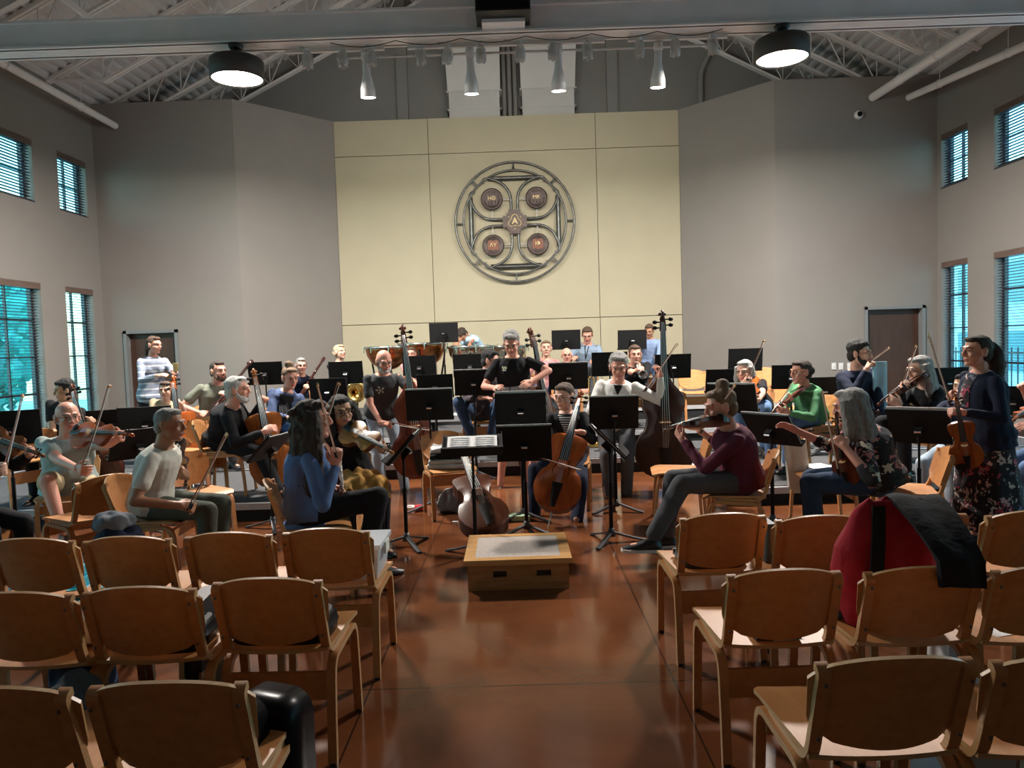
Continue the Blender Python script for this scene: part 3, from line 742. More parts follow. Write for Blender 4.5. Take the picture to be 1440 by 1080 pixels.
KINDS = {'violin':(1.0,.032,.010,.125,.27,.036), 'viola':(1.15,.038,.012,.14,.28,.042), 'cello':(2.12,.125,.03,.29,.60,.085), 'bass':(2.85,.21,.045,.46,.86,.13)}
def fiddle_parts(kind):
    k, rib, arch, nl, fb, bh = KINDS[kind]; out = OUTB if kind == 'bass' else OUT
    out = [(y*k, w*k) for y, w in out]; L = out[-1][0]; P = {}
    P['_k'] = (k, rib, arch, L)
    mb = MB(); nu = 10
    def surf(sgn):
        rows = []
        for y, w in out:
            g = max(0, sin(PI*min(1,max(0,y/L))))**.5
            rows.append([V((w*(2*i/nu-1), y, sgn*(rib/2+arch*g*(1-abs(2*i/nu-1)**2.2)))) for i in range(nu+1)])
        n = nu+1; fs = [(j*n+i, j*n+i+1, (j+1)*n+i+1, (j+1)*n+i) for j in range(len(rows)-1) for i in range(nu)]
        mb.add([p for r in rows for p in r], fs if sgn > 0 else [f[::-1] for f in fs], 0)
    surf(1); surf(-1)
    loop = [(w,y) for y,w in out] + [(-w,y) for y,w in out[::-1]]
    m = len(loop)
    for za,zb,ww in ((-rib/2,rib/2,.975),):
        mb.add([V((x*ww,y,za)) for x,y in loop]+[V((x*ww,y,zb)) for x,y in loop], [(i,(i+1)%m,(i+1)%m+m,i+m) for i in range(m)], 1)
    P['soundbox'] = mb
    topz = rib/2
    def zt(x,y):
        yy = min(max(y,0),L); w = np.interp(yy,[o[0] for o in out],[o[1] for o in out])
        return topz+arch*max(0,sin(PI*yy/L))**.5*(1-min(1,abs(x)/max(w,1e-3))**2.2)
    by = .195*k if kind != 'bass' else .215*k; P['f_hole'] = []
    for s in (-1,1):
        mb = MB()
        pts = [(s*(.024+.010*sin(t*2*PI-PI/2)*.5+.012*(1-t))*k, by-.035*k+.07*k*t) for t in [i/10 for i in range(11)]]
        pts = [(s*.030*k,by-.036*k),(s*.036*k,by-.028*k),(s*.036*k,by-.012*k),(s*.031*k,by),(s*.026*k,by+.012*k),(s*.023*k,by+.026*k),(s*.027*k,by+.034*k)]
        mb.tube([(x,y,zt(x,y)+.0004*k) for x,y in pts],[.0024*k,.0016*k,.0016*k,.0020*k,.0016*k,.0016*k,.0022*k],6)
        P['f_hole'].append(mb)
    nz = topz+arch*.55; fbend = L-(.135*k if kind!='bass' else .17*k)
    neckend = L+nl
    rise = .012*k
    mb = MB()
    for i in range(1): 
        rings = []
        for t,y in ((0,fbend),(1,neckend)):
            w = (.021-.009*t)*k*(1 if kind!='bass' else .8); z = zt(0,fbend)+rise*1.2 if t == 0 else nz+rise*.35
            th = .004*k
            rings.append([V((w*cos(a),y,z+th*sin(a))) for a in [PI*j/6 for j in range(7)]]+[V((-w,y,z-th)),V((w,y,z-th))])
        mb.loft(rings,0,True)
    P['fingerboard'] = mb
    mb = MB(); rings = []
    for t,y,hh in ((0,L-.006*k,.032*k),(.12,L+.012*k,.022*k),(.3,L+.3*nl,.014*k),(.9,neckend-.02*k,.012*k),(1,neckend,.014*k)):
        w = (.017-.005*t)*k*(1 if kind!='bass' else .8); z1 = nz+rise*.2+.002*k
        rings.append([V((w*cos(a),y,z1-hh*abs(sin(a)))) for a in [-PI*j/8 for j in range(9)]])
    mb.loft(rings,0,True)
    # pegbox and scroll
    pb = .062*k if kind!='bass' else .055*k; z0 = nz
    rings = []
    for t in (0,.5,1):
        y = neckend+pb*t; z = z0-.012*k*t*t-.004*k; w = (.0125-.004*t)*k; hh = (.010-.003*t)*k
        rings.append([V((sx*w,y,z+sz*hh)) for sx,sz in ((1,1),(-1,1),(-1,-1),(1,-1))])
    mb.loft(rings,0,True,smooth=False)
    sp = [];rr=[]
    cy, cz = neckend+pb+.010*k, z0-.022*k
    for i in range(26):
        a = PI*.9-i*.36; r = (.0165-.00056*i)*k
        sp.append((0,cy+r*cos(a),cz+r*sin(a))); rr.append((.0066-.0001*i)*k)
    mb.tube(sp,rr,8)
    for s in (-1,1): mb.ell((s*.009*k,cy,cz),(.007*k,.007*k,.007*k),0,None,8,6)
    P['neck'] = mb
    zb = zt(0,by)
    br = MB().prism([(-.021*k,0),(-.014*k,0),(-.010*k,.006*k),(.010*k,.006*k),(.014*k,0),(.021*k,0),(.019*k,bh*.75),(.010*k,bh*.98),(0,bh*1.03),(-.010*k,bh*.98),(-.019*k,bh*.75)],-.0022*k,.0022*k)
    br.tf(M.Translation((0,by,zb-.001*k)) @ M.Rotation(PI/2,4,'X')); P['bridge'] = br
    tp = .012*k; tl = .105*k
    def tailf(u,v): w = (.010+.013*v)*k*(u-.5)*2; return (w, tp+tl*v, zt(0,tp)+(.012+.016*v)*k-.004*k*(2*u-1)**2)
    P['tailpiece'] = MB().sheet(tailf,6,3,.004*k)
    st = MB()
    for i in range(4):
        s = (i-1.5)
        st.tube([(s*.0055*k,tp+tl,zt(0,tp)+.028*k),(s*.0085*k,by,zb+bh*1.0-.0006*k*s*s),(s*.0042*k,neckend+.002*k,nz+rise*.35+.005*k),(s*.003*k,neckend+pb*.6,nz)],.0006*k if kind in('violin','viola') else .0008*k,4)
    P['strings'] = st
    pg = []
    for i in range(4):
        s = 1 if i % 2 else -1; y = neckend+pb*(.2+.2*i); z = nz-.006*k
        g = MB().tube([(-s*.012*k,y,z),(s*.022*k,y,z)],[.0026*k,.0033*k],6); g.ell((s*.030*k,y,z),(.010*k,.008*k,.0032*k),0,None,8,6); pg.append(g)
    P['peg'] = pg
    if kind in ('violin','viola'):
        c = MB().ell((-.045*k,.03*k,topz+.012*k),(.035*k,.025*k,.009*k),0,None,12,8); c.box((-.03*k,.004*k,0),(.03*k,.006*k,rib+.02)); P['chin_rest'] = c
    else:
        P['endpin'] = MB().tube([(0,.02*k,0),(0,-(.16 if kind=='cello' else .13),0)],[.008,.005],8)
    return P
def fiddle(kind, var, label, group=None):
    key = (kind,var); 
    if kind not in FID: FID[kind] = fiddle_parts(kind)
    P = FID[kind]; name = {'bass':'double_bass'}.get(kind,kind)
    t = thing(name, label, name.replace('_',' '), group=group or {'violin':'violins','viola':'violas','cello':'cellos','bass':'double basses'}[kind])
    ck = 'meshes_%s_%s' % key
    if ck not in FID:
        mv = m_varn[var]; dk = m_varn['brown' if var in('amber','gold','orange','red') else 'dark']
        mm = {'soundbox':[mv,dk],'fingerboard':m_ebony,'neck':[mv],'bridge':m_bridge,'tailpiece':m_ebony,'strings':m_string,'chin_rest':m_ebony,'endpin':m_string}
        FID[ck] = {k:P[k].mesh(k,mm[k]) for k in mm if k in P}; FID[ck]['peg'] = [g.mesh('peg',m_ebony) for g in P['peg']]; FID[ck]['f_hole'] = [g.mesh('f_hole',m_hole) for g in P['f_hole']]
    ms = FID[ck]; body = None
    for k,me in ms.items():
        if k in ('peg','f_hole'): continue
        o = link(k, me, t)
        if k == 'soundbox':
            for g in ms['f_hole']: link('f_hole', g, o)
        if k == 'neck':
            for g in ms['peg']: link('peg', g, o)
    return t
def frame_to(o, origin, ydir, zhint):
    y = V(ydir).normalized(); z = V(zhint); z = (z-y*z.dot(y)).normalized(); x = y.cross(z)
    m = M((x,y,z)).transposed().to_4x4(); m.translation = V(origin); o.matrix_world = m
    o.location, o.rotation_euler, o.scale = m.decompose()[0], m.to_euler(), (1,1,1); return m
def bow(frog, tip, label, L=None, up=(0,0,1), cat='bow', group='bows', scale=1):
    frog, tip = V(frog), V(tip); L = L or .74
    t = thing('bow', label, cat, group=group)
    MB().tube([(0,0,0),(0,.1,.004),(0,.3,-.004),(0,.5,-.006),(0,L-.02,.003),(0,L,.0)],[.005,.0045,.0042,.004,.0036,.003],8).obj('stick', m_pern, t)
    MB().sheet(lambda u,v:((u-.5)*.008,.05+(L-.065)*v,-.018+.003*v),1,8,.002).obj('horse_hair', m_hair, t)
    fg = MB().box((0,.05,-.014),(.013,.05,.022)); fg.tube([(0,-.012,0),(0,.002,0)],.0062,8); fg.obj('frog', m_ebony, t)
    MB().prism([(L-.03,0),(L,0),(L-.003,-.02),(L-.016,-.024)],-.005,.005).tf(M.Rotation(PI/2,4,'Y') @ M.Rotation(PI/2,4,'Z')).obj('tip_head', m_bridge, t)
    frame_to(t, frog-(tip-frog).normalized()*.0, tip-frog, up); return t
# cone-bore woodwinds and brass
m_brass = mat('brass', (.80,.52,.16), .22, 1); m_silver = mat('silver_plate', (.75,.75,.73), .18, 1); m_maple = mat('bassoon_maple', (.03,.009,.007), .25, var=.2, scale=6)
def bassoon(a, b, label, boot=(0,0)):
    a, b = V(a), V(b); L = (b-a).length; t = thing('bassoon', label, 'bassoon', group='bassoons')
    MB().lathe([(0,0),(.03,0),(.034,.02),(.032,.42),(.026,.44),(0,.44)],14).obj('boot_joint', m_maple, t)
    MB().tube([(.014,0,.42),(.014,0,L*.72)],[.020,.017],10).obj('long_joint', m_maple, t)
    MB().lathe([(0,L*.70),(.021,L*.70),(.018,L*.75),(.017,L*.93),(.024,L*.95),(.024,L),(.014,L),(.012,L*.9),(0,L*.9)],14).tf(M.Translation((.014,0,0))).obj('bell_joint', m_maple, t)
    MB().tube([(-.018,0,.42),(-.018,0,L*.62)],[.015,.013],8).obj('wing_joint', m_maple, t)
    k = MB()
    for i in range(14): k.ell((.034 if i%2 else .0,-.026,.08+i*(L*.5)/14),(.010,.006,.010),0,None,8,5)
    k.tube([(.03,-.02,.05),(.034,-.024,.5),(.03,-.02,L*.68)],.003,5); k.obj('keywork', m_silver, t)
    MB().tube([tuple(p) for p in bez((-.018,0,L*.62),(-.03,-.12,L*.66),(-.05,-.26,L*.55),8)],[.005]*9,6).obj('crook', m_silver, t)
    z = (b-a).normalized(); x = z.cross(V((0,1,0))).normalized(); y = z.cross(x); m = M((x,y,z)).transposed().to_4x4(); m.translation = a
    t.location = a; t.rotation_euler = m.to_euler(); return t
def trumpet(mouth, dirv, label, mt=None, nm='trumpet'):
    t = thing(nm, label, 'trumpet', group='trumpets'); mt = mt or m_brass
    MB().tube([(0,.02,0),(0,.42,0),(0,.46,-.015),(0,.46,-.055),(0,.42,-.07),(0,.14,-.07),(0,.10,-.055),(0,.10,-.015),(0,.14,0)],.0065,8).obj('tubing', mt, t)
    MB().lathe([(.006,.0),(.007,.2),(.012,.30),(.022,.36),(.045,.405),(.062,.42),(.058,.42),(.04,.4),(.018,.35),(.006,.2)],20).tf(M.Translation((.0,.12,.0)) @ M.Rotation(-PI/2,4,'X')).obj('bell', mt, t)
    for i in range(3): MB().lathe([(0,-.09),(.011,-.09),(.011,.03),(.004,.03),(.004,.05),(.009,.052),(0,.055)],10).tf(M.Translation((.016,.22+.026*i,0))).obj('valve', m_silver, t)
    MB().lathe([(.004,0),(.005,.04),(.012,.06),(.010,.062),(0,.055)],12).tf(M.Translation((0,.03,0)) @ M.Rotation(PI/2,4,'X')).obj('mouthpiece', m_silver, t)
    frame_to(t, mouth, dirv, (0,0,1)); return t
def horn(c, label, nrm, s=1):
    t = thing('french_horn', label, 'french horn', group='french horns')
    MB().lathe([(.006,-.30),(.010,-.2),(.02,-.1),(.05,-.03),(.11,.0),(.15,.012),(.146,.016),(.10,.006),(.04,-.03),(.012,-.12),(.004,-.3)],24).obj('bell', m_brass, t)
    m = MB()
    for r in (.17,.14,.115): m.tube([(r*cos(a),-.02+r*sin(a)+.08,-.12+.02*cos(a*2)) for a in [i*PI/14 for i in range(28)]],.008,7,closed=True)
    m.tube([(-.17,.08,-.12),(-.24,.16,-.1),(-.3,.2,-.1)],[.008,.006,.006],6); m.obj('coiled_tubing', m_brass, t)
    for i in range(4): MB().lathe([(0,-.03),(.017,-.03),(.017,.03),(0,.03)],10).tf(M.Translation((-.06+.04*i,.1,-.09))).obj('rotary_valve', m_silver, t)
    frame_to(t, c, (0,0,1), nrm); return t
def timpani(px, py, d, r, m_bowl, label, z):
    c = at(px, py, d); t = thing('timpani', label, 'drum', (c.x, c.y, z), 0, 'kettledrums at the back'); h = c.z-z
    MB().lathe([(0,h-r*1.02),(.1,h-r*1.0),(r*.45,h-r*.92),(r*.75,h-r*.68),(r*.93,h-r*.36),(r*.98,h-.04),(r*.98,h-.02),(0,h-.03)],36).obj('bowl', m_bowl, t)
    MB().lathe([(r*.97,h-.025),(r*1.03,h-.025),(r*1.03,h+.012),(r*.97,h+.012)],36).obj('counter_hoop', m_silver, t)
    MB().lathe([(0,h+.001),(r*.99,h+.001),(r*.99,h+.006),(0,h+.006)],36).obj('drumhead', mat('drumhead',(.72,.69,.6),.5), t)
    for i in range(8):
        a = i*PI/4+.2
        MB().tube([(cos(a)*r*1.05,sin(a)*r*1.05,h+.03),(cos(a)*r*1.05,sin(a)*r*1.05,h-.09)],.009,6).obj('tension_lug', m_silver, t)
    for i in range(3):
        a = i*2*PI/3+.5
        MB().tube([(cos(a)*r*1.02,sin(a)*r*1.02,h-.1),(cos(a)*r*.95,sin(a)*r*.95,h-r*.7),(cos(a)*r*.6,sin(a)*r*.6,.12),(cos(a)*r*.8,sin(a)*r*.8,.0)],.016,7).obj('strut', m_stand, t)
    MB().lathe([(0,.02),(r*.5,.02),(r*.5,.05),(.1,.09),(.06,h-r*1.0),(0,h-r*1.0)],16).obj('pedal_base', m_base_grey, t)
    return t
# ------------------------------------------------------------------ people
def remesh(mb, vox, name, mats, smooth=2, noise=0, seed=0, freq=30):
    me = mb.mesh(name, mats); o = bpy.data.objects.new('tmp', me); COL.objects.link(o)
    r = o.modifiers.new('r', 'REMESH'); r.mode = 'VOXEL'; r.voxel_size = vox; r.use_smooth_shade = True
    if smooth: s = o.modifiers.new('s', 'SMOOTH'); s.iterations = smooth; s.factor = .5
    dg = bpy.context.evaluated_depsgraph_get(); dg.update()
    out = bpy.data.meshes.new_from_object(o.evaluated_get(dg)); out.name = name
    bpy.data.objects.remove(o); bpy.data.meshes.remove(me)
    out.materials.clear()
    for m in (mats if isinstance(mats, (list, tuple)) else [mats]): out.materials.append(m)
    if noise:
        n = len(out.vertices); co = np.empty(n*3, 'f'); out.vertices.foreach_get('co', co); nr = np.empty(n*3, 'f'); out.vertices.foreach_get('normal', nr)
        co = co.reshape(-1,3); nr = nr.reshape(-1,3); f = freq
        d = np.sin(co[:,0]*f*1.7+np.sin(co[:,2]*f+seed)*1.5)*np.sin(co[:,1]*f*1.9+np.sin(co[:,0]*f*1.3)*1.4)*np.sin(co[:,2]*f*1.1+seed+np.sin(co[:,1]*f*1.2))
        out.vertices.foreach_set('co', (co+nr*(d*noise)[:,None]).astype('f').ravel())
    out.polygons.foreach_set('use_smooth', [True]*len(out.polygons)); out.update()
    return out
def cap(mb, p, q, r0, r1, n=12):
    p, q = V(p), V(q); d = q-p; L = d.length
    if L < 1e-5: return mb.ell(p, (r0,)*3)
    d /= L; pts = []; rs = []
    for a in (-.98,-.8,-.45,0): pts.append(p+d*r0*a); rs.append(r0*math.sqrt(max(0.02,1-a*a)))
    for k in (.33,.66): pts.append(p+d*L*k); rs.append(r0+(r1-r0)*k)
    for a in (0,.45,.8,.98): pts.append(q+d*r1*a); rs.append(r1*math.sqrt(max(.02,1-a*a)))
    return mb.tube(pts, rs, n)
def two_bone(S, T, a, b, pole):
    d = T-S; L = d.length; d.normalize()
    if L > (a+b)*.995: k = L/(a+b)*1.005; a *= k; b *= k
    if L < abs(a-b)+.02: L = abs(a-b)+.02
    x = (a*a-b*b+L*L)/(2*L); h = math.sqrt(max(0,a*a-x*x)); pl = V(pole)-d*V(pole).dot(d)
    if pl.length < 1e-4: pl = d.orthogonal()
    return S+d*x+pl.normalized()*h
def solve_d(hand, px, py, L, near):                  # depth so that the point is L from the hand
    best = None
    for i in range(0, 91):
        d = hand.y + (-1 if near else 1)*i*.01; q = at(px,py,d); e = abs((q-hand).length-L)
        if best is None or e < best[0]: best = (e, q)
    return best[1]
SKIN = {'fair':((.60,.34,.25),(.52,.15,.13)), 'pink':((.62,.30,.22),(.52,.14,.12)), 'tan':((.40,.20,.12),(.33,.10,.08)), 'olive':((.50,.28,.18),(.42,.13,.11))}
def skinmats(k):
    a, l = SKIN[k]
    return [mat('skin_'+k, a, .5, var=.06, scale=12, spec=.35), mat('lip_'+k, l, .45), mat('eye_white', (.42,.37,.33), .4), mat('eye_dark', (.03,.02,.015), .2)]
HAIRC = {'black':(.010,.009,.009),'dark':(.028,.017,.011),'brown':(.075,.042,.025),'light':(.17,.105,.06),'grey':(.23,.22,.21),'white':(.43,.42,.40),'silver':(.30,.29,.275),'blond':(.46,.36,.23)}
def hairmat(k): return mat('hair_'+k, HAIRC[k], .75, var=.35, scale=14, stretch=(5,5,.8), bump=.7, bscale=50)
def ringpts(c, x, y, w, d, n=18, e=2.4):
    out = []
    for i in range(n):
        a = 2*PI*i/n; ca, sa = cos(a), sin(a)
        out.append(c + x*(w*math.copysign(abs(ca)**(2/e), ca)) + y*(d*math.copysign(abs(sa)**(2/e), sa)))
    return out
TORSO = [(-.19,.115,.085),(-.10,.160,.118),(.02,.172,.128),(.14,.166,.122),(.34,.143,.110),(.55,.156,.118),(.74,.170,.118),(.87,.158,.100),(.94,.112,.080),(1.02,.060,.058)]
def hand(mb, wrist, d, pn, s, grip, side):
    d = d.normalized(); pn = (pn-d*pn.dot(d)); pn = pn.normalized() if pn.length > 1e-4 else d.orthogonal().normalized()
    x = d.cross(pn)*side                              # towards the thumb
    cap(mb, wrist-d*.01, wrist+d*.025, .026*s, .028*s)
    rings = [ringpts(wrist+d*t*s, x, pn, w*s, h*s, 12) for t,w,h in ((.005,.026,.018),(.035,.036,.017),(.07,.042,.015),(.095,.041,.012))]
    mb.loft(rings)
    for i,(off,L) in enumerate(((.031,.072),(.0105,.080),(-.0105,.076),(-.031,.060))):
        p = wrist + d*.09*s + x*off*s; a = grip*(1+.08*i); dd = (d + x*off*3.2).normalized()
        for k,fr in enumerate((.45,.32,.23)):
            q = p + (dd*cos(a)+pn*sin(a))*L*fr*s
            cap(mb, p, q, (.0095-.0008*k)*s, (.0088-.0010*k)*s, 8); p = q; a += grip*.85
    p = wrist+d*.02*s+x*.028*s; dd = (d*.75+x*.8+pn*(.25+.4*min(1,grip))).normalized(); q = p+dd*.045*s; cap(mb, p, q, .014*s, .011*s, 8)
    dd = (d*.95+x*.25+pn*(.2+.5*min(1,grip))).normalized(); cap(mb, q, q+dd*.036*s, .0105*s, .0085*s, 8)
def head_parts(mb, T):
    f = lambda p: T @ V(p)
    R3 = T.to_3x3().normalized(); k = T.to_scale()[0]
    E = lambda c, r: mb.ell(f(c), [q*k for q in r], 0, R3, 18, 12)
    E((0,-.015,.03),(.077,.097,.086)); E((0,.020,-.035),(.063,.070,.078)); E((0,.028,-.075),(.049,.052,.042)); E((0,.068,-.098),(.024,.020,.018))
    mb.tube([f((0,.083,.022)),f((0,.096,.0)),f((0,.106,-.022)),f((0,.102,-.034))],[.008*k,.010*k,.0130*k,.011*k],10)
    for s in (-1,1):
        E((s*.013,.098,-.031),(.010,.010,.008)); E((s*.038,.064,-.028),(.021,.020,.018)); E((s*.079,-.010,-.010),(.010,.022,.034)); E((s*.083,-.018,.004),(.008,.014,.024))
        mb.tube([f((s*.008,.088,.024)),f((s*.03,.085,.029)),f((s*.052,.066,.022))],[.010*k,.011*k,.009*k],8)
        E((s*.031,.072,.003),(.016,.013,.011))
    E((0,.083,-.058),(.024,.012,.007)); E((0,.082,-.068),(.021,.012,.007))
def hair_mb(kind, T, tail=None):
    mb = MB(); f = lambda p: T @ V(p); R3 = T.to_3x3().normalized(); k = T.to_scale()[0]
    E = lambda c, r: mb.ell(f(c), [q*k for q in r], 0, R3, 16, 12)
    rs = random.Random(len(kind)*7+int(abs(T.translation.x)*100))
    if kind == 'bald':
        E((0,-.036,-.004),(.081,.084,.036)); E((0,-.06,-.03),(.062,.05,.04)); return mb
    if kind == 'thin':
        E((0,-.036,.02),(.082,.084,.06)); E((0,-.06,-.03),(.064,.05,.05)); return mb
    if kind == 'buzz':
        E((0,-.022,.040),(.0805,.092,.080)); E((0,-.058,-.02),(.066,.050,.060)); E((0,.030,.090),(.058,.046,.024)); return mb
    E((0,-.024,.042),(.084,.094,.082)); E((0,-.055,-.02),(.072,.060,.070))
    if kind in ('short','full'):
        for s in (-1,1): E((s*.066,-.012,.012),(.018,.036,.036))
        E((0,.032,.092),(.060,.050,.027))
        if kind == 'full': E((0,-.03,.06),(.090,.096,.080)); E((.02,.04,.098),(.05,.034,.024))
    if kind == 'bun': E((0,-.045,.135),(.046,.046,.042)); E((.02,-.04,.15),(.03,.03,.025)); E((0,.036,.089),(.060,.046,.026))
    if kind == 'lowbun': E((0,-.115,.0),(.045,.04,.045)); E((0,.036,.089),(.060,.046,.026))
    if kind == 'pony':
        E((0,.036,.089),(.060,.046,.026)); E((0,-.11,.045),(.032,.035,.032))
        pts = [(0,-.115,.05),(0,-.16,.0),(0,-.165,-.10),(.01,-.15,-.24),(-.01,-.145,-.40),(0,-.13,-.56)] if tail != 'short' else [(0,-.11,.02),(0,-.135,-.04),(.01,-.125,-.13),(.01,-.12,-.18)]
        rr = [.03,.05,.062,.062,.052,.014] if tail != 'short' else [.022,.026,.022,.008]
        mb.tube([f(p) for p in pts],[r*k for r in rr],12)
    if kind in ('long','curly','bob'):
        L = {'long':.27,'curly':.44,'bob':.13}[kind]; w = 1.25 if kind == 'curly' else 1
        E((0,.034,.090),(.062,.048,.026))
        for x,y in ((-.062,-.03),(-.03,-.07),(0,-.08),(.03,-.07),(.062,-.03),(-.074,.004),(.074,.004)):
            l = L*(rs.uniform(.85,1.05))*(.8 if y > -.01 else 1)
            mb.tube([f((x,y,.05)),f((x*1.12*w,y*1.05-.004,-.04)),f((x*1.2*w,y*1.1-.012,-.04-l*.45)),f((x*1.15*w,y*1.1-.006,-.04-l*.8)),f((x*1.0*w,y,-.04-l))],[.032*k,.036*k*w,.040*k*w,.034*k*w,.012*k],10)
        if kind == 'curly':
            for i in range(60):
                a = rs.uniform(PI*.05,PI*.95); z = rs.uniform(-L,.055); e = 1 if z > -.05 else 1.1
                x, y = cos(a)*.098*e, -sin(a)*.105*e-.015
                E((x,y,z),(rs.uniform(.016,.028),)*3)
    return mb
def person(label, pel, hd, az, sit=True, sex='m', s=None, twist=0, head=(0,0,0), rh=None, lh=None, rf=None, lf=None, skin='fair', hair=('short','dark'), tail=None,
           top=None, sleeve='short', bottom=None, legs='pants', shoe=None, glasses=None, beard=None, fat=1.0, vio=None, grip=(.5,.5), rdir=None, ldir=None, rp=None, lp=None, hip=None,
           seat=True, panel=None, skirt=None, hem=.0, rpn=None, lpn=None, hs=1.0, chairlabel=None, knees=None, coll=None, sock=None, chair_az=None, topname='shirt', legname=None):
    zf = pel[2]; Z = V((0,0,1))
    P = wz(pel[0], pel[1], zf+(hip or (.555 if sit else .93*(s or 1)))); H = at(*hd)
    D = H-P; k = D.length/.70
    s = s or min(1.12, max(.92, k))
    F = V((-sin(R(az)), cos(R(az)), 0)); Xp = F.cross(Z)
    a2 = R(az+twist); Fc0 = V((-sin(a2), cos(a2), 0)); 
    hy = R(az+twist+head[0]); HR = (M.Rotation(hy,3,'Z') @ M.Rotation(R(head[1]),3,'X') @ M.Rotation(R(head[2]),3,'Y'))
    HT = M.Translation(H) @ HR.to_4x4() @ M.Scale(s*(.45+.5*hs)*.97, 4)
    neck_top = HT @ V((0,-.022,-.075)); 
    N = neck_top - (neck_top-P).normalized()*.075*s
    U = (N-P).normalized(); LT = (N-P).length
    X = Fc0.cross(U).normalized(); Fc = U.cross(X)
    fm = 1 if sex == 'm' else .90; sh = .166*s*fm
    loc = V((P.x, P.y, zf)); t = thing('person', label, 'person', loc, 0)
    def spine(tt): return P + U*(LT*tt) - Fc*(.018*s*sin(PI*min(max(tt,0),1)))
    def ring(tt, w, d, g=0):
        ww = w*s*(fm if .4 < tt else (1.0 if sex=='m' else 1.02)); dd = d*s*(fat if tt < .8 else 1)
        if tt < .7: ww *= 1+(fat-1)*.6
        b = min(1, max(0,(tt+.1)/.5)); xx = (Xp*(1-b)+X*b).normalized(); ff = U.cross(xx).normalized()
        c = spine(tt) + (ff*((fat-1)*.08*s) if .1 < tt < .6 else V((0,0,0)))
        return ringpts(c, xx, ff, ww+g, dd+g)
    S = {1: P+U*LT*.865+X*sh, -1: P+U*LT*.865-X*sh}
    # instrument under the chin
    if vio:
        kind = vio.get('kind','violin'); T = N + Fc*.085*s - X*.05*s + U*.012*s
        if 'tail' in vio: T = at(*vio['tail'])
        y = (at(*vio['scroll'])-T).normalized(); zh = Z*.9 + X*.5 + V(vio.get('zh',(0,0,0)))
        v = fiddle(kind, vio['var'], vio['label']); mt = frame_to(v, T, y, zh); kk,_,_,Lb,_,_ = (*FID[kind]['_k'],0,0)
        zz = mt.to_3x3() @ V((0,0,1)); xx = mt.to_3x3() @ V((1,0,0))
        if lh is None: lh = mt @ V((-.012, Lb+.075*kk, -.035)); lpn = zz*.8+xx*.5; grip = (grip[0], .75)
        if 'bow' in vio:
            hp, tp, near = vio['bow']; rh = at(*hp); tipp = solve_d(rh, tp[0], tp[1], .72, near)
            bow(rh+ (rh-tipp).normalized()*.02, tipp, vio['bowl'], up=-(rh-tipp).cross(y).cross(rh-tipp) if False else zz)
            rpn = rpn or (rh-tipp).cross(Z); grip = (.8, grip[1])
    skm = skinmats(skin); hm = hairmat(hair[1]) if hair else None
    body = MB()
    head_parts(body, HT)
    cap(body, neck_top+HR @ V((0,-.005,.02)), N-U*.03*s, .052*s*(1 if sex=='m' else .86), .062*s*(1 if sex=='m' else .86), 14)
    body.loft([ring(*r, -.004) for r in TORSO])
    a, b = .285*s, .250*s
    def resolve(h, side):
        if h is None: return P + F*.30*s + Xp*(side*.10*s) + Z*.115*s
        return at(*h) if not isinstance(h, V) else h
    W = {}; arms = {}
    for side, h, gr, hdir, pole, pn in ((1, rh, grip[0], rdir, rp, rpn), (-1, lh, grip[1], ldir, lp, lpn)):
        tgt = resolve(h, side); pole = V(pole) if pole is not None else (-Z*1.0 + X*side*.55 - Fc*.25)
        if hdir is not None: hdv = V(hdir).normalized(); w = tgt-hdv*.075*s; el = two_bone(S[side], w, a, b, pole)
        else:
            el = two_bone(S[side], tgt, a, b+.075*s, pole); hdv = (tgt-el).normalized(); w = tgt-hdv*.075*s
        arms[side] = (S[side], el, w)
        cap(body, S[side], el, .048*s*fm*(1+(fat-1)*.5), .038*s*fm, 12); cap(body, el, w, .038*s*fm, .026*s*fm, 12)
        pv = V(pn) if pn is not None else (-X*side*.6 - Z*.6)
        hand(body, w, hdv, pv, s*(1 if sex=='m' else .92), gr, side if hdv.cross(pv).dot(Z) >= 0 or True else side)
    thl, shl = .43*s, .405*s; lg = {}
    for side, f_ in ((1, rf), (-1, lf)):
        hj = P + Xp*side*.09*s - Z*.01
        if f_ is None:
            an = V((P.x,P.y,zf+.085*s)) + Xp*side*.12*s + (F*(.40*s) if sit else V((0,0,0))); fd = (F+Xp*side*.2).normalized()
        else:
            an = at(*f_[0]) if isinstance(f_[0], tuple) else f_[0]; fd = V(f_[1]).normalized() if len(f_) > 1 and f_[1] is not None else (F+Xp*side*.15).normalized()
        kp = (knees[0] if side == 1 else knees[1]) if knees else None
        kn = two_bone(hj, an, thl, shl, V(kp) if kp else (F*1.0+Z*.9+Xp*side*.12 if sit else F+Xp*side*.1))
        lg[side] = (hj, kn, an, fd)
        tr = .080*s*(1+(fat-1)*.7)
        cap(body, hj, kn, tr, .055*s, 14); cap(body, kn, an+Z*.02, .053*s, .036*s, 12)
        cap(body, kn*.85+an*.15-fd*.008, kn*.5+an*.5-fd*.010, .054*s, .046*s, 12)
        cap(body, an-fd*.02*s-Z*.045*s, an+fd*.13*s-Z*.055*s, .03*s, .024*s, 8)
    me = remesh(body, .0062 if hd[2] < 8.8 else .0072, 'body', skm + ([hm] if hm else [skm[0]]), 2)
    # features in the head's own frame
    n = len(me.polygons); c = np.empty(n*3,'f'); me.polygons.foreach_get('center', c); c = c.reshape(-1,3)
    inv = np.array(HT.inverted()); q = c @ inv[:3,:3].T + inv[:3,3]; mi = np.zeros(n,'i'); x, y, z = q[:,0], q[:,1], q[:,2]; fr = (y > .045) & (abs(z) < .2)
    mi[fr & (abs(x) < .024) & (abs(z+.063) < .009) & (y > .07)] = 1
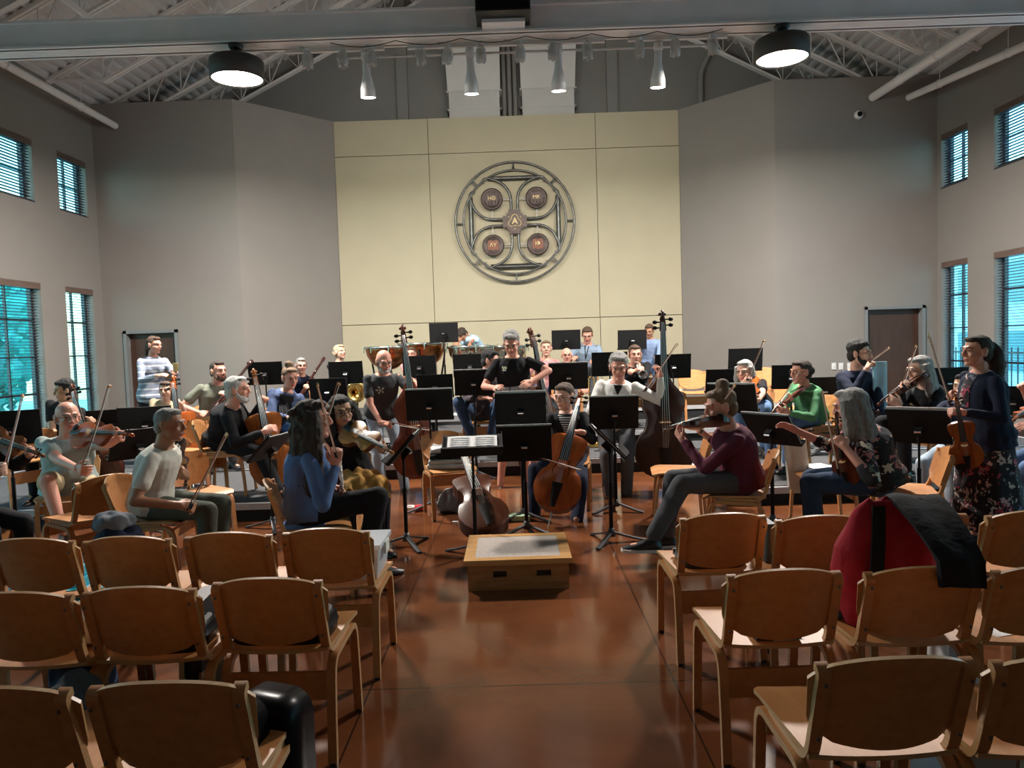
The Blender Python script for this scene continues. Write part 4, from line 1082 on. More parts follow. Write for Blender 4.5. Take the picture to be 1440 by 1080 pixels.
    ex = abs(abs(x)-.031); mi[fr & (ex < .0125) & (abs(z-.003) < .0042)] = 2; mi[fr & (ex < .0065) & (abs(z-.003) < .0048)] = 3; mi[fr & (ex < .014) & (abs(z-.0085) < .0022)] = 3
    if hair: mi[fr & (ex < .02) & (abs(z-.0265) < .0042)] = 4
    me.polygons.foreach_set('material_index', mi); me.transform(M.Translation(-loc)); link('body', me, t)
    def part(mb, nm, m, vox=.011, sm=3, parent=None, **kw):
        mm = remesh(mb, vox, nm, m, sm, **kw); mm.transform(M.Translation(-loc)); return link(nm, mm, parent or t)
    # top
    g = .013*s; mb = MB(); lo = -.17 - hem
    rr = [r for r in TORSO if r[0] > lo and r[0] < .99]; rr = [(lo,)+((.172,.130) if sit else (.170,.125))]+rr+[(.985,.078,.068)]
    mb.loft([ring(*r, (g+.010*s*(r[0] < .1)) if r[0] < .9 else g*.6) for r in rr])
    if sex == 'f':
        for sd in (-1,1): mb.ell(spine(.68)+Fc*.082*s+X*sd*.068*s, (.066*s,.06*s,.066*s))
    else:
        if fat > 1.12: mb.ell(spine(.28)+Fc*.05*s*fat, (.145*s*fat,.12*s*fat,.13*s))
    for sd in (-1,1):
        A, B, C = arms[sd]
        if sleeve == 'none': continue
        if sleeve == 'short': cap(mb, A, A+(B-A)*.60, .052*s*fm*(1+(fat-1)*.4), .060*s*fm, 14)
        elif sleeve == 'mid': cap(mb, A, B, .060*s*fm, .054*s*fm, 14); cap(mb, B, B+(C-B)*.35, .052*s*fm, .046*s*fm, 14)
        else: cap(mb, A, B, .054*s*fm*(1+(fat-1)*.3), .052*s*fm, 14); cap(mb, B, B+(C-B)*.90, .052*s*fm, .036*s*fm, 14)
    topo = part(mb, topname, top, .009, 3, noise=.0045, seed=az, freq=21)
    bv = None
    def onfront(fu, fv, nm, m, nu=8, nv=8, off=.004, shape=None):   # patch lying on the front of the top
        nonlocal bv
        if bv is None: bv = BVHTree.FromPolygons([v.co+loc for v in topo.data.vertices], [p.vertices[:] for p in topo.data.polygons])
        pts = {}; vs = []; fs = []
        for j in range(nv+1):
            for i in range(nu+1):
                u = fu[0]+(fu[1]-fu[0])*i/nu; v = fv[0]+(fv[1]-fv[0])*j/nv
                o = spine(v)+X*u*s+Fc*.6; h = bv.ray_cast(o, -Fc)
                if h[0] is not None: pts[i,j] = len(vs); vs.append(h[0]+h[1]*off-loc)
        for j in range(nv):
            for i in range(nu):
                if all(kk in pts for kk in ((i,j),(i+1,j),(i+1,j+1),(i,j+1))) and (shape is None or shape((i+.5)/nu,(j+.5)/nv)):
                    fs.append((pts[i,j],pts[i+1,j],pts[i+1,j+1],pts[i,j+1]))
        if fs: MB().add(vs, fs).obj(nm, m, t)
    if panel:
        for (fu,fv,nm,m,shape) in panel: onfront(fu,fv,nm,m,14,18,.004,shape)
    if coll:
        mb = MB().tube([p for p in ringpts(spine(.965)+U*.002, X, Fc, .078*s*fm, .070*s*fm, 16)], .011*s, 8, closed=True)
        part(mb, 'collar', coll, .007, 1)
    # legs
    if legs in ('pants','shorts'):
        mb = MB(); mb.loft([ring(*r, .008*s) for r in ((-.205,.10,.075),(-.14,.155,.115),(-.04,.176,.130),(.06,.172,.126),(.12,.160,.118))])
        for sd in (-1,1):
            hj, kn, an, fd = lg[sd]; tr = .089*s*(1+(fat-1)*.7)
            if legs == 'pants':
                cap(mb, hj, kn, tr, .066*s, 14); cap(mb, kn, an+(kn-an)*.08, .068*s, .056*s, 14)
            else: cap(mb, hj, hj+(kn-hj)*.86, tr, .078*s, 14)
        part(mb, legname or ('trousers' if legs == 'pants' else 'shorts'), bottom, .012, 3, noise=.004, seed=az+3, freq=17)
    if skirt:
        mb = MB(); hj = P; mb.loft([ring(.14,.160,.122,.006)]+[ringpts(P-Z*zz*s, X, Fc, w*s, d*s, 18, 2.1) for zz,w,d in ((.0,.19,.15),(.2,.215,.19),(.45,.25,.23),(.68,.275,.25))])
        part(mb, 'skirt', skirt, .014, 2, noise=.010, seed=2, freq=14)
    if shoe:
        for sd in (-1,1):
            hj, kn, an, fd = lg[sd]; sdv = fd.cross(Z).normalized(); up = sdv.cross(fd).normalized(); b0 = an-up*.085*s
            mb = MB(); rings = []
            for yy,w,hh in ((-.065,.022,.055),(-.045,.034,.085),(.0,.037,.095),(.06,.040,.07),(.12,.046,.05),(.165,.042,.038),(.195,.022,.026)):
                c0 = b0+fd*yy*s
                rings.append([c0+sdv*w*s*cos(a_)+up*((hh*s if sin(a_) > 0 else .004)*abs(sin(a_))) for a_ in [2*PI*i/14 for i in range(14)]])
            mb.loft(rings); mb.v = [v-loc for v in mb.v]; so = mb.obj('shoe', shoe[0], t)
            if len(shoe) > 1:
                ms = MB(); o2 = [(-.07,.02),(-.06,.032),(0,.039),(.06,.042),(.12,.048),(.17,.043),(.2,.02)]
                loop = [b0+fd*yy*s+sdv*w*s for yy,w in o2]+[b0+fd*yy*s-sdv*w*s for yy,w in o2[::-1]]
                ms.loft([[p-up*.004-loc for p in loop],[p+up*.016*s-loc for p in loop]]); ms.obj('sole', shoe[1], so)
    if hair and hair[0] != 'none':
        nz = {'curly':.0065,'full':.005}.get(hair[0],.0035)
        part(hair_mb(hair[0], HT, tail), 'hair', hm, .009, 1, noise=nz, seed=az, freq=45)
    if beard:
        mb = MB(); k2 = HT.to_scale()[0]; R3 = HR
        E = lambda c_, r_: mb.ell(HT @ V(c_), [q_*k2 for q_ in r_], 0, R3, 14, 10)
        E((0,.062,-.092),(.040,.034,.032)); E((.034,.050,-.074),(.026,.030,.026)); E((-.034,.050,-.074),(.026,.030,.026)); mb.tube([HT @ V(p_) for p_ in ((-.028,.088,-.056),(0,.099,-.046),(.028,.088,-.056))],[.006*k2]*3,8)
        for sd in (-1,1): mb.tube([HT @ V(p_) for p_ in ((sd*.070,.006,-.018),(sd*.064,.018,-.05),(sd*.048,.046,-.085),(sd*.015,.072,-.102))],[.010*k2,.017*k2,.021*k2,.020*k2],8)
        part(mb, 'beard', hairmat(beard), .007, 1)
    if glasses:
        mb = MB(); f_ = lambda p: HT @ V(p)-loc
        for sd in (-1,1):
            mb.tube([f_((sd*.031+.021*cos(a_),.106-.006*abs(cos(a_)),.002+.016*sin(a_))) for a_ in [2*PI*i/14 for i in range(14)]], .0017, 5, closed=True)
            mb.tube([f_((sd*.052,.100,.006)),f_((sd*.078,.06,.008)),f_((sd*.084,-.01,.004))], .002, 5)
        mb.tube([f_((-.010,.108,.004)),f_((0,.112,.006)),f_((.010,.108,.004))], .002, 5)
        mb.obj('glasses', glasses, t)
    if sit and seat:
        ca = az if chair_az is None else chair_az; cf = V((-sin(R(ca)), cos(R(ca)), 0)); cp_ = P + cf*.045
        chair(cp_.x, cp_.y, ca, zf, chairlabel or 'honey wood chair occupied by the '+label)
    return dict(t=t, P=P, H=H, N=N, F=F, X=X, U=U, arms=arms, legs=lg, s=s, HT=HT)
# ------------------------------------------------------------------ the players
m_jeanl = cloth('denim_pale',(.34,.42,.50)); m_jeanb = cloth('denim_blue',(.10,.17,.30)); m_jeand = cloth('denim_dark',(.030,.055,.105)); m_blk = cloth('black',(.011,.011,.013)); m_char = cloth('charcoal',(.045,.047,.052)); m_navy = cloth('navy',(.012,.017,.038))
m_gry = cloth('grey_trouser',(.085,.087,.095)); m_khaki = cloth('khaki',(.42,.33,.20)); m_olivep = cloth('olive_trouser',(.085,.095,.075)); m_white = cloth('white_shirt',(.68,.67,.64),.05); m_cream = cloth('cream_shirt',(.62,.60,.53),.06); m_sage = cloth('sage_shirt',(.30,.36,.345)); m_olive = cloth('olive_polo',(.17,.18,.14)); m_tan = cloth('tan_top',(.36,.28,.18)); m_blue = cloth('dusty_blue',(.085,.145,.30)); m_bluec = cloth('slate_cardigan',(.07,.10,.19))
m_green = cloth('green_hoodie',(.10,.27,.13)); m_maroon = cloth('maroon_jumper',(.105,.022,.042)); m_pinks = cloth('pink_shirt',(.60,.27,.27)); m_steel = cloth('steel_blue_shirt',(.22,.29,.38)); m_sky = cloth('sky_shirt',(.40,.58,.72)); m_must = cloth('mustard',(.45,.24,.06)); m_dgreen = cloth('dark_top',(.05,.04,.045))
def stripes():
    m = mat('striped_jumper',(.2,.2,.2),.9); N,L = nodes(m); tc = N.new('ShaderNodeTexCoord'); sp = N.new('ShaderNodeSeparateXYZ'); L.new(tc.outputs['Object'],sp.inputs[0])
    k = N.new('ShaderNodeMath'); k.operation='MULTIPLY'; k.inputs[1].default_value = 1/.075; L.new(sp.outputs[2],k.inputs[0])
    f = N.new('ShaderNodeMath'); f.operation='FRACT'; L.new(k.outputs[0],f.inputs[0]); l = N.new('ShaderNodeMath'); l.operation='LESS_THAN'; l.inputs[1].default_value=.24; L.new(f.outputs[0],l.inputs[0])
    x = N.new('ShaderNodeMix'); x.data_type='RGBA'; x.inputs[6].default_value=(.21,.24,.31,1); x.inputs[7].default_value=(.56,.58,.62,1); L.new(l.outputs[0],x.inputs[0]); L.new(x.outputs[2],N['Principled BSDF'].inputs['Base Color']); return m
def finestripes():
    m = mat('black_white_stripe',(.2,.2,.2),.9); N,L = nodes(m); tc = N.new('ShaderNodeTexCoord'); sp = N.new('ShaderNodeSeparateXYZ'); L.new(tc.outputs['Object'],sp.inputs[0])
    k = N.new('ShaderNodeMath'); k.operation='MULTIPLY'; k.inputs[1].default_value = 1/.022; L.new(sp.outputs[2],k.inputs[0])
    f = N.new('ShaderNodeMath'); f.operation='FRACT'; L.new(k.outputs[0],f.inputs[0]); l = N.new('ShaderNodeMath'); l.operation='LESS_THAN'; l.inputs[1].default_value=.45; L.new(f.outputs[0],l.inputs[0])
    x = N.new('ShaderNodeMix'); x.data_type='RGBA'; x.inputs[6].default_value=(.015,.015,.018,1); x.inputs[7].default_value=(.6,.6,.58,1); L.new(l.outputs[0],x.inputs[0]); L.new(x.outputs[2],N['Principled BSDF'].inputs['Base Color']); return m
def floral(name, base, cols, sc, thr=.42):
    m = mat(name, base, .9); N,L = nodes(m); tc = N.new('ShaderNodeTexCoord'); nz = N.new('ShaderNodeTexNoise'); nz.inputs['Scale'].default_value = sc*1.6; nz.inputs['Detail'].default_value = 3
    L.new(tc.outputs['Object'],nz.inputs['Vector']); ad = N.new('ShaderNodeMix'); ad.data_type='RGBA'; ad.blend_type='LINEAR_LIGHT'; ad.inputs[0].default_value=.10; L.new(tc.outputs['Object'],ad.inputs[6]); L.new(nz.outputs['Color'],ad.inputs[7])
    vo = N.new('ShaderNodeTexVoronoi'); vo.inputs['Scale'].default_value = sc; L.new(ad.outputs[2],vo.inputs['Vector'])
    lt = N.new('ShaderNodeMath'); lt.operation='LESS_THAN'; lt.inputs[1].default_value=thr; L.new(vo.outputs['Distance'],lt.inputs[0])
    sp = N.new('ShaderNodeSeparateColor'); L.new(vo.outputs['Color'],sp.inputs[0]); rp = N.new('ShaderNodeValToRGB'); rp.color_ramp.interpolation='CONSTANT'; e = rp.color_ramp.elements
    for i,c in enumerate(cols):
        q = e[i] if i < 2 else e.new(i/len(cols)); q.position = i/len(cols); q.color = (*c,1)
    L.new(sp.outputs[0],rp.inputs[0]); x = N.new('ShaderNodeMix'); x.data_type='RGBA'; x.inputs[6].default_value=(*base,1); L.new(lt.outputs[0],x.inputs[0]); L.new(rp.outputs[0],x.inputs[7]); L.new(x.outputs[2],N['Principled BSDF'].inputs['Base Color']); return m
m_stripe = stripes(); m_fine = finestripes()
m_flor = floral('floral_blouse',(.012,.012,.014),[(.55,.25,.22),(.012,.012,.014),(.58,.48,.38),(.10,.13,.08),(.012,.012,.014),(.45,.16,.16)],12.5,.45)
m_florsk = floral('floral_skirt',(.014,.012,.018),[(.50,.32,.32),(.014,.012,.018),(.38,.05,.09),(.52,.47,.42),(.014,.012,.018),(.18,.20,.26)],15,.44)
m_lthr = mat('black_leather',(.014,.014,.015),.4); m_sole = mat('white_sole',(.62,.61,.58),.6); m_canvas = cloth('grey_canvas_shoe',(.16,.15,.13)); m_wire = mat('wire_glasses',(.10,.09,.08),.35,.6); m_blkgl = mat('black_glasses',(.01,.01,.01),.3)
SB = (m_lthr,); SW = (m_canvas, m_sole)
def place_fid(kind, var, label, a, top, zh, near=None, length=None, scale=None):
    tot = {'violin':.575,'viola':.66,'cello':1.20,'bass':1.80}[kind]
    a = V(a) if isinstance(a, V) else at(*a)
    b = solve_d(a, top[0], top[1], tot, near) if near is not None else (V(top) if isinstance(top,V) else at(*top))
    o = fiddle(kind, var, label); k = scale or ((b-a).length/tot)
    frame_to(o, a, b-a, zh); o.scale = (k,k,k); return o, a, b
def bow2(frog, tip, label, near=True, L=.72, up=(0,0,1)):
    f = at(*frog); return bow(f, solve_d(f, tip[0], tip[1], L, near), label, up=up)

# -- left side
person('person at the left edge in black holding a violin towards the right', (-52,5.1,0), (-45,588,5.1), -105, skin='fair', hair=('short','grey'), top=m_blk, sleeve='long', bottom=m_blk, shoe=SB, lf=((60,800,5.0),),
  vio=dict(scroll=(92,651,5.0), var='amber', label='amber violin held by the person at the left edge', bow=((6,658,4.75),(31,554),False)), chairlabel='honey wood chair at the left edge, under the violinist in black', ) if False else None
def vplayer(label, who, var, scroll, bw, near=True, kind='violin', **kw):
    vio = dict(scroll=scroll, var=var, kind=kind, label='%s varnish %s under the chin of %s' % (var, kind, who))
    for q in ('tail','zh'):
        if q in kw: vio[q] = kw.pop(q)
    if bw: vio['bow'] = (bw[0], bw[1], near); vio['_'] = 0
    kw['vio'] = vio; VB[0] = 'bow drawn by '+who
    vio['bowl'] = 'bow drawn by '+who
    return person(label, chairlabel=kw.pop('chairlabel', 'honey wood chair under '+who), **kw)
VB = ['']
vplayer('person at the left edge in black playing a violin, head out of frame', 'the player in black at the left edge', 'amber', (92,651,4.95), ((6,658,4.75),(31,554)), False,
  pel=(-55,5.1,0), hd=(-48,586,5.1), az=-105, hair=('short','grey'), top=m_blk, sleeve='long', bottom=m_blk, shoe=SB, zh=(.1,-.7,0))
person('dark haired man in black T-shirt with a cello, in front of the left window', (86,7.75,Z1), (90,549,7.6), 188, head=(-55,-8,0), skin='olive', hair=('full','black'), top=m_blk, bottom=m_blk, shoe=SB, lh=(131,590,7.3), rh=(80,640,7.3), grip=(.6,.9), chairlabel='honey wood chair under the cellist by the left window', hs=1.12)
place_fid('cello','brown','brown cello held by the man in black by the left window', (150,688,7.15), (104,545,7.45), (.2,-1,.1))
vplayer('bald man with glasses in sage T-shirt and khaki shorts playing violin', 'the bald man in the sage T-shirt', 'orange', (183,612,5.75), ((114,661,5.75),(153,541)), True, kind='viola', tail=(101,612,5.95), zh=(.1,-.8,0),
  pel=(97,6.3,0), hd=(95,587,6.2), az=203, head=(22,0,0), skin='pink', hair=('bald','grey'), top=m_sage, bottom=m_khaki, legs='shorts', shoe=SW, glasses=m_wire, fat=1.18, hs=1.22, s=1.1, rf=((88,752,5.75),), lf=((178,752,5.7),))
R4 = person('grey haired man in white T-shirt resting a viola on his lap', (213,5.25,0), (239,597,5.2), -88, head=(-2,-4,0), skin='tan', hair=('buzz','grey'), top=m_cream, bottom=m_olivep, shoe=SW, rh=(266,712,5.0), lh=(260,662,5.4), grip=(.9,.9), hs=1.08, s=1.04, hem=.05, chairlabel='honey wood chair under the man in the white T-shirt')
place_fid('viola','dark','dark viola hanging from the hand of the man in the white T-shirt', (243,624,5.35), (261,684), (.7,-.5,.2), False)
bow2((264,716,4.96),(317,611),'bow upright in the hand of the man in the white T-shirt', True)
R5 = person('woman with glasses and ponytail in striped grey jumper standing by the left door', (214,9.7,Z1+.02), (217,485,9.6), -140, sit=False, s=.96, sex='f', head=(32,-5,0), skin='pink', hair=('pony','brown'), tail='short', top=m_stripe, sleeve='long', bottom=m_blk, shoe=SB, glasses=m_wire, rh=(228,527,9.35), lh=(247,523,9.35), rdir=(1,.0,.15), grip=(.3,.8), hem=.06, hs=1.12)
c = at(247,517,9.34); MB().lathe([(0,-.05),(.027,-.05),(.036,.055),(.038,.058),(.034,.055),(.026,-.045),(0,-.045)],20).obj('paper_cup', mat('cup_card',(.62,.47,.22),.7), None, None, label='tan paper cup in the hand of the woman in the striped jumper', cat='cup').location = c
person('young woman in tan top with a cello in front of the left door', (226,8.8,Z1), (233,549,8.65), 188, sex='f', skin='fair', hair=('lowbun','brown'), top=m_tan, bottom=m_blk, shoe=SB, lh=(252,564,8.35), rh=(225,625,8.2), grip=(.6,.9), hs=1.12, chairlabel='honey wood chair under the cellist in the tan top')
place_fid('cello','orange','orange cello held by the young woman in the tan top', (270,672,8.0), (246,533,8.45), (.1,-1,.1))
person('stocky man in olive polo shirt playing a bassoon', (300,9.4,Z1+.02), (307,522,9.25), 212, head=(25,0,0), skin='pink', hair=('buzz','dark'), top=m_olive, bottom=m_gry, shoe=SB, rh=(287,583,9.0), lh=(318,553,9.0), beard='brown', fat=1.15, hs=1.14, s=1.08, coll=m_olive, rp=(-1,0,-.3), grip=(.6,.7), chairlabel='honey wood chair under the bassoonist in olive')
bassoon(at(276,606,8.8), at(356,508,9.5), 'dark bassoon played by the man in the olive polo')
person('white haired bearded man in black seen from the side bowing a cello', (313,7.55,Z1), (334,548,7.45), -84, skin='pink', hair=('short','white'), beard='white', top=m_blk, sleeve='long', bottom=m_blk, shoe=(m_lthr,m_sole), rh=(381,603,7.25), lh=(371,560,7.75), fat=1.25, hs=1.22, s=1.1, grip=(.7,.9), rf=((392,692,7.2),), chairlabel='honey wood chair under the white haired cellist')
place_fid('cello','amber','amber cello in front of the white haired man in black', (389,684,7.35), (357,524,7.65), (.35,-1,.2))
person('woman with bun in blue cardigan over black top looking down', (390,8.7,Z1), (408,531,8.55), 205, sex='f', head=(15,-12,0), skin='pink', hair=('bun','light'), top=m_bluec, sleeve='long', bottom=m_jeanb, shoe=SB, rh=(412,588,8.2), lh=(432,600,8.3), hs=1.16, s=1.06, panel=[((-.075,.075),(.2,.94),'black_top',m_blk,lambda u,v: abs(u-.5)<.28+.22*v)], chairlabel='honey wood chair under the woman in the blue cardigan')
person('older man with glasses playing a bassoon behind the woman in blue', (418,10.7,Z2), (424,514,10.5), 190, head=(14,-4,0), skin='pink', hair=('short','grey'), top=m_navy, sleeve='long', bottom=m_blk, shoe=SB, glasses=m_wire, rh=(415,565,10.1), lh=(434,543,10.15), grip=(.6,.7), hs=1.15, chairlabel='honey wood chair under the older bassoonist')
bassoon(at(408,580,9.95), at(457,504,10.9), 'black bassoon played by the older man with glasses')
person('blond woman in black looking up to the right, behind a stand', (476,11.2,Z2), (478,495,11.1), 208, sex='f', head=(28,8,0), skin='fair', hair=('lowbun','blond'), top=m_blk, sleeve='long', bottom=m_blk, shoe=SB, hs=1.12, rh=(505,548,10.8), chairlabel='honey wood chair under the blond woman')
horn(at(500,552,10.6), 'french horn on the lap of the blond woman', (.5,-.8,.2))
R12 = person('woman with long curly hair in blue top, back turned, holding a bow', (432,4.9,0), (440,590,4.85), -74, sex='f', head=(4,0,0), skin='pink', hair=('curly','dark'), top=m_blue, sleeve='long', bottom=m_blk, shoe=SB, rh=(473,637,4.72), lh=(481,688,5.05), rdir=(.1,-.1,1), grip=(1.0,.8), hs=1.2, s=1.08, hem=.08, rf=((512,790,4.85),), chairlabel='honey wood chair under the woman in blue')
place_fid('violin','red','red brown violin upright on the lap of the woman in blue', (462,632,5.15), (480,696), (.8,-.5,.0), True)
bow2((474,642,4.70),(447,541),'bow upright in the hand of the woman in blue', True)
vplayer('woman with curly black hair and glasses playing a golden viola', 'the woman with curly black hair', 'gold', (546,634,5.45), ((452,607,5.75),(475,538)), True, kind='viola', tail=(485,604,5.85), zh=(.2,-.6,0),
  pel=(494,6.1,0), hd=(480,578,6.0), az=205, sex='f', head=(8,-6,8), skin='olive', hair=('curly','black'), top=m_blk, sleeve='none', bottom=m_blk, shoe=SB, glasses=m_wire, hs=1.2, s=1.06)
# -- bass player left
R14 = person('bald bearded man in charcoal T-shirt and light jeans playing double bass', (537,8.4,0), (540,508,8.15), 200, sit=False, s=1.0, head=(8,-18,0), skin='pink', hair=('bald','white'), beard='white', top=m_char, bottom=m_jeanl, shoe=SB, glasses=m_blkgl, rh=(545,596,8.0), lh=(577,531,7.95), grip=(.8,.9), rdir=(1,-.1,-.2), fat=1.12, hs=1.22, hip=.90, rf=((538,694,8.3),), lf=((570,690,8.35),), hem=.06,
  panel=[((.0,.10),(.60,.80),'shirt_print',mat('print_grey',(.45,.46,.44),.8),lambda u,v: (lambda r,a: r<.5*(.62+.38*cos(5*a)) and not (.16<r<.24))(math.hypot(u-.5,v-.5),math.atan2(v-.5,u-.5)))])
place_fid('bass','red','red brown double bass held by the bald bearded man', (592,672,7.85), (566,462,8.05), (.15,-1,.12))
bow2((549,594,7.9),(604,603),'bass bow in the right hand of the bald bearded man', True)
# -- back rows
person('person with glasses mostly hidden behind a stand and the left double bass', (580,11.6,Z2), (578,498,11.4), 178, sex='f', skin='pink', hair=('lowbun','brown'), top=m_pinks, bottom=m_jeanb, shoe=SB, glasses=m_blkgl, hs=1.12, rh=(588,540,11.0), chairlabel='honey wood chair behind the left double bass')
person('man in light blue shirt bending over the drums at the back', (672,13.05,Z3), (651,471,12.65), 150, sit=False, s=.98, hip=.93, head=(0,-62,0), skin='tan', hair=('full','dark'), top=m_sky, bottom=m_gry, shoe=SB, lh=(642,484,12.35), rh=(660,483,12.5), lp=(-1,0,.2), rp=(1,0,.2))
person('dark haired man in profile with jeans sitting behind the standing man', (677,9.5,Z1+.02), (690,507,9.3), 196, head=(58,-10,0), skin='pink', hair=('full','black'), top=m_dgreen, sleeve='long', bottom=m_jeand, shoe=SB, glasses=m_blkgl, rh=(684,559,9.0), lh=(702,556,9.0), hs=1.15, s=1.08, rdir=(1,-.2,0), chairlabel='honey wood chair under the man in dark jeans', rf=((663,612,9.1),), lf=((690,612,9.1),), knees=[(-.6,-1,1),(.6,-1,1)])
R18 = person('grey haired man standing in black T-shirt looking at a black folder', (724,8.45,0), (719,483,8.2), 181, sit=False, s=1.04, hip=.92, head=(-6,-26,0), skin='pink', hair=('full','grey'), top=m_blk, bottom=m_khaki, legs='shorts', shoe=SW, glasses=m_wire, rh=(699,546,7.95), lh=(740,541,7.95), grip=(.5,.5), lp=(1,0,.05), rp=(-.6,.1,-.8), hs=1.22, fat=1.18, rf=((704,684,8.3),), lf=((742,684,8.35),), hem=.08,
  panel=[((.065,.115),(.80,.85),'shirt_print',mat('print_yellow',(.72,.72,.45),.8),lambda u,v: (int(u*7)+int(v*3))%3 != 0), ((.075,.110),(.775,.79),'shirt_print',mat('print_white',(.8,.8,.76),.8),None)])
c = at(717,550,7.85); t = thing('music_folder','black folder held open by the standing man in black','folder',c)
for sgn in (-1,1): MB().sheet(lambda u,v:(sgn*.005+sgn*.15*u,-.02+.17*v+.03*u,-.03+.06*v+.03*u*u),4,3,.008).obj('cover', m_stand, t)
place_fid('bass','brown','brown double bass leaning behind the standing man in black', (772,676,8.75), (741,466,8.75), (.55,-1,.1))
person('woman in pink T-shirt with open mouth in the back row', (766,11.7,Z2), (768,490,11.5), 188, sex='f', skin='fair', hair=('pony','light'), top=m_pinks, bottom=m_jeanb, shoe=SB, hs=1.15, s=1.06, head=(-8,5,0), chairlabel='honey wood chair under the woman in pink')
person('bald man with dark glasses low behind a stand in the middle', (796,10.9,Z2), (797,500,10.5), 180, skin='pink', hair=('bald','brown'), top=m_char, bottom=m_gry, shoe=SB, glasses=m_blkgl, hs=1.15, rh=(822,548,10.1), lh=(780,560,10.2), chairlabel='honey wood chair under the bald man in the middle')
person('man in steel blue T-shirt with glasses looking down at the back', (823,13.0,Z3), (826,471,12.7), 172, head=(0,-24,0), skin='pink', hair=('short','brown'), top=m_steel, bottom=m_gry, shoe=SB, glasses=m_blkgl, hs=1.15, s=1.12, fat=1.12, rh=(806,503,12.4), lh=(836,509,12.3), chairlabel='honey wood chair under the man in steel blue',
  panel=[((-.035,.035),(.55,.97),'lanyard',m_blk,lambda u,v: abs(abs(u-.5)-.42*v**1.2)<.09)])
# -- centre cellist
person('woman with glasses in black cardigan playing an orange cello in the centre', (798,7.3,0), (793,557,7.15), 172, sex='f', head=(-28,-10,0), skin='fair', hair=('lowbun','brown'), top=m_blk, sleeve='long', bottom=m_navy, shoe=SB, glasses=m_wire, rh=(749,641,6.48), lh=(807,606,6.76), grip=(.7,.8), hs=1.16, s=1.06, rf=((752,726,6.85),), lf=((811,733,6.6),), knees=[(-.75,-1,.6),(.75,-1,.6)], ldir=(-.8,.1,.15),
  panel=[((-.07,.07),(.55,.96),'striped_top',m_fine,lambda u,v: abs(u-.5)<.05+.45*v)], chairlabel='honey wood chair under the centre cellist')
place_fid('cello','orange','orange cello played by the woman in the centre', (776,720,6.42), (817,555,6.92), (-.15,-1,.22))
bow2((752,642,6.34),(812,660),'bow across the strings of the centre cello', True, .70, (0,-1,0))
# -- right bass player
R23 = person('grey haired man with glasses in white shirt holding a dark double bass', (866,8.0,0), (870,516,7.75), 172, s=1.08, hip=.74, seat=False, head=(0,-14,0), skin='pink', hair=('full','grey'), top=m_white, sleeve='long', bottom=m_gry, shoe=(m_canvas,m_sole), glasses=m_wire, lh=(928,519,7.7), rh=(846,568,7.4), grip=(.4,.9), lp=(.5,0,-1), fat=1.25, hs=1.24, lf=((881,698,7.7),(.4,-1,0)), rf=((858,697,7.7),), hem=.06, panel=[((-.06,.06),(.80,.975),'shirt_opening',m_blk,lambda u,v: abs(u-.5)<.06+.30*v)])
st = thing('bar_stool','black stool under the man in the white shirt','stool',(R23['P'].x,R23['P'].y+.05,0))
MB().lathe([(0,.60),(.16,.60),(.17,.63),(.16,.655),(0,.66)],24).obj('seat', m_stand, st)
for k in range(4):
    a = k*PI/2+.78; MB().tube([(.11*cos(a),.11*sin(a),.6),(.19*cos(a),.19*sin(a),0)],.014,8).obj('leg', m_stand, st)
place_fid('bass','dark','dark brown double bass standing on the right of the centre', (934,672,7.8), (930,442,7.95), (-.08,-1,.1))
bow2((905,550,7.6),(951,484),'bass bow slanting past the neck of the dark double bass', True)
person('brown haired man in black playing a trumpet at the back', (893,10.9,Z2), (893,498,10.6), 182, head=(0,-6,0), skin='pink', hair=('short','brown'), top=m_blk, sleeve='long', bottom=m_blk, shoe=SB, rh=(898,518,10.15), lh=(890,521,10.2), grip=(.9,.9), hs=1.2, s=1.08, fat=1.12, chairlabel='honey wood chair under the trumpet player')
trumpet(at(894,508,10.42), (.02,-1,-.32), 'silver trumpet played by the man in black at the back', m_silver)
person('man in blue shirt partly hidden behind the scroll of the dark bass', (915,13.0,Z3), (913,465,12.8), 165, head=(-10,-22,0), skin='tan', hair=('short','brown'), top=cloth('plaid_blue',(.22,.30,.48)), sleeve='long', bottom=m_jeanb, shoe=SB, rh=(888,500,12.4), lh=(925,505,12.3), hs=1.1, chairlabel='honey wood chair behind the scroll of the dark bass')
# -- right side
vplayer('woman with bun in maroon jumper and grey jeans playing violin', 'the woman in the maroon jumper', 'brown', (966,600,5.55), ((984,606,5.75),(1034,539)), True, tail=(1023,590,5.3),
  pel=(1042,5.5,0), hd=(1013,571,5.4), az=92, sex='f', head=(0,-12,0), skin='pink', hair=('bun','light'), top=m_maroon, sleeve='long', bottom=m_gry, shoe=(m_lthr,m_sole), hs=1.14, s=1.1, chair_az=76, lf=((917,757,5.3),(-1,-.1,.06)), rf=((938,752,5.7),(-1,0,0)), knees=[(-1,0,1.2),(-1,0,1.1)])
vplayer('grey haired woman with glasses in black top and jeans playing violin', 'the grey haired woman in black and jeans', 'orange', (1062,566,8.4), ((1049,536,8.55),(1074,478)), True, tail=(1056,533,8.8),
  pel=(1062,9.3,Z1+.02), hd=(1047,522,9.1), az=158, sex='f', head=(-18,-6,0), skin='fair', hair=('bob','silver'), top=m_blk, bottom=m_jeanb, shoe=SB, glasses=m_wire, hs=1.22, s=1.12)
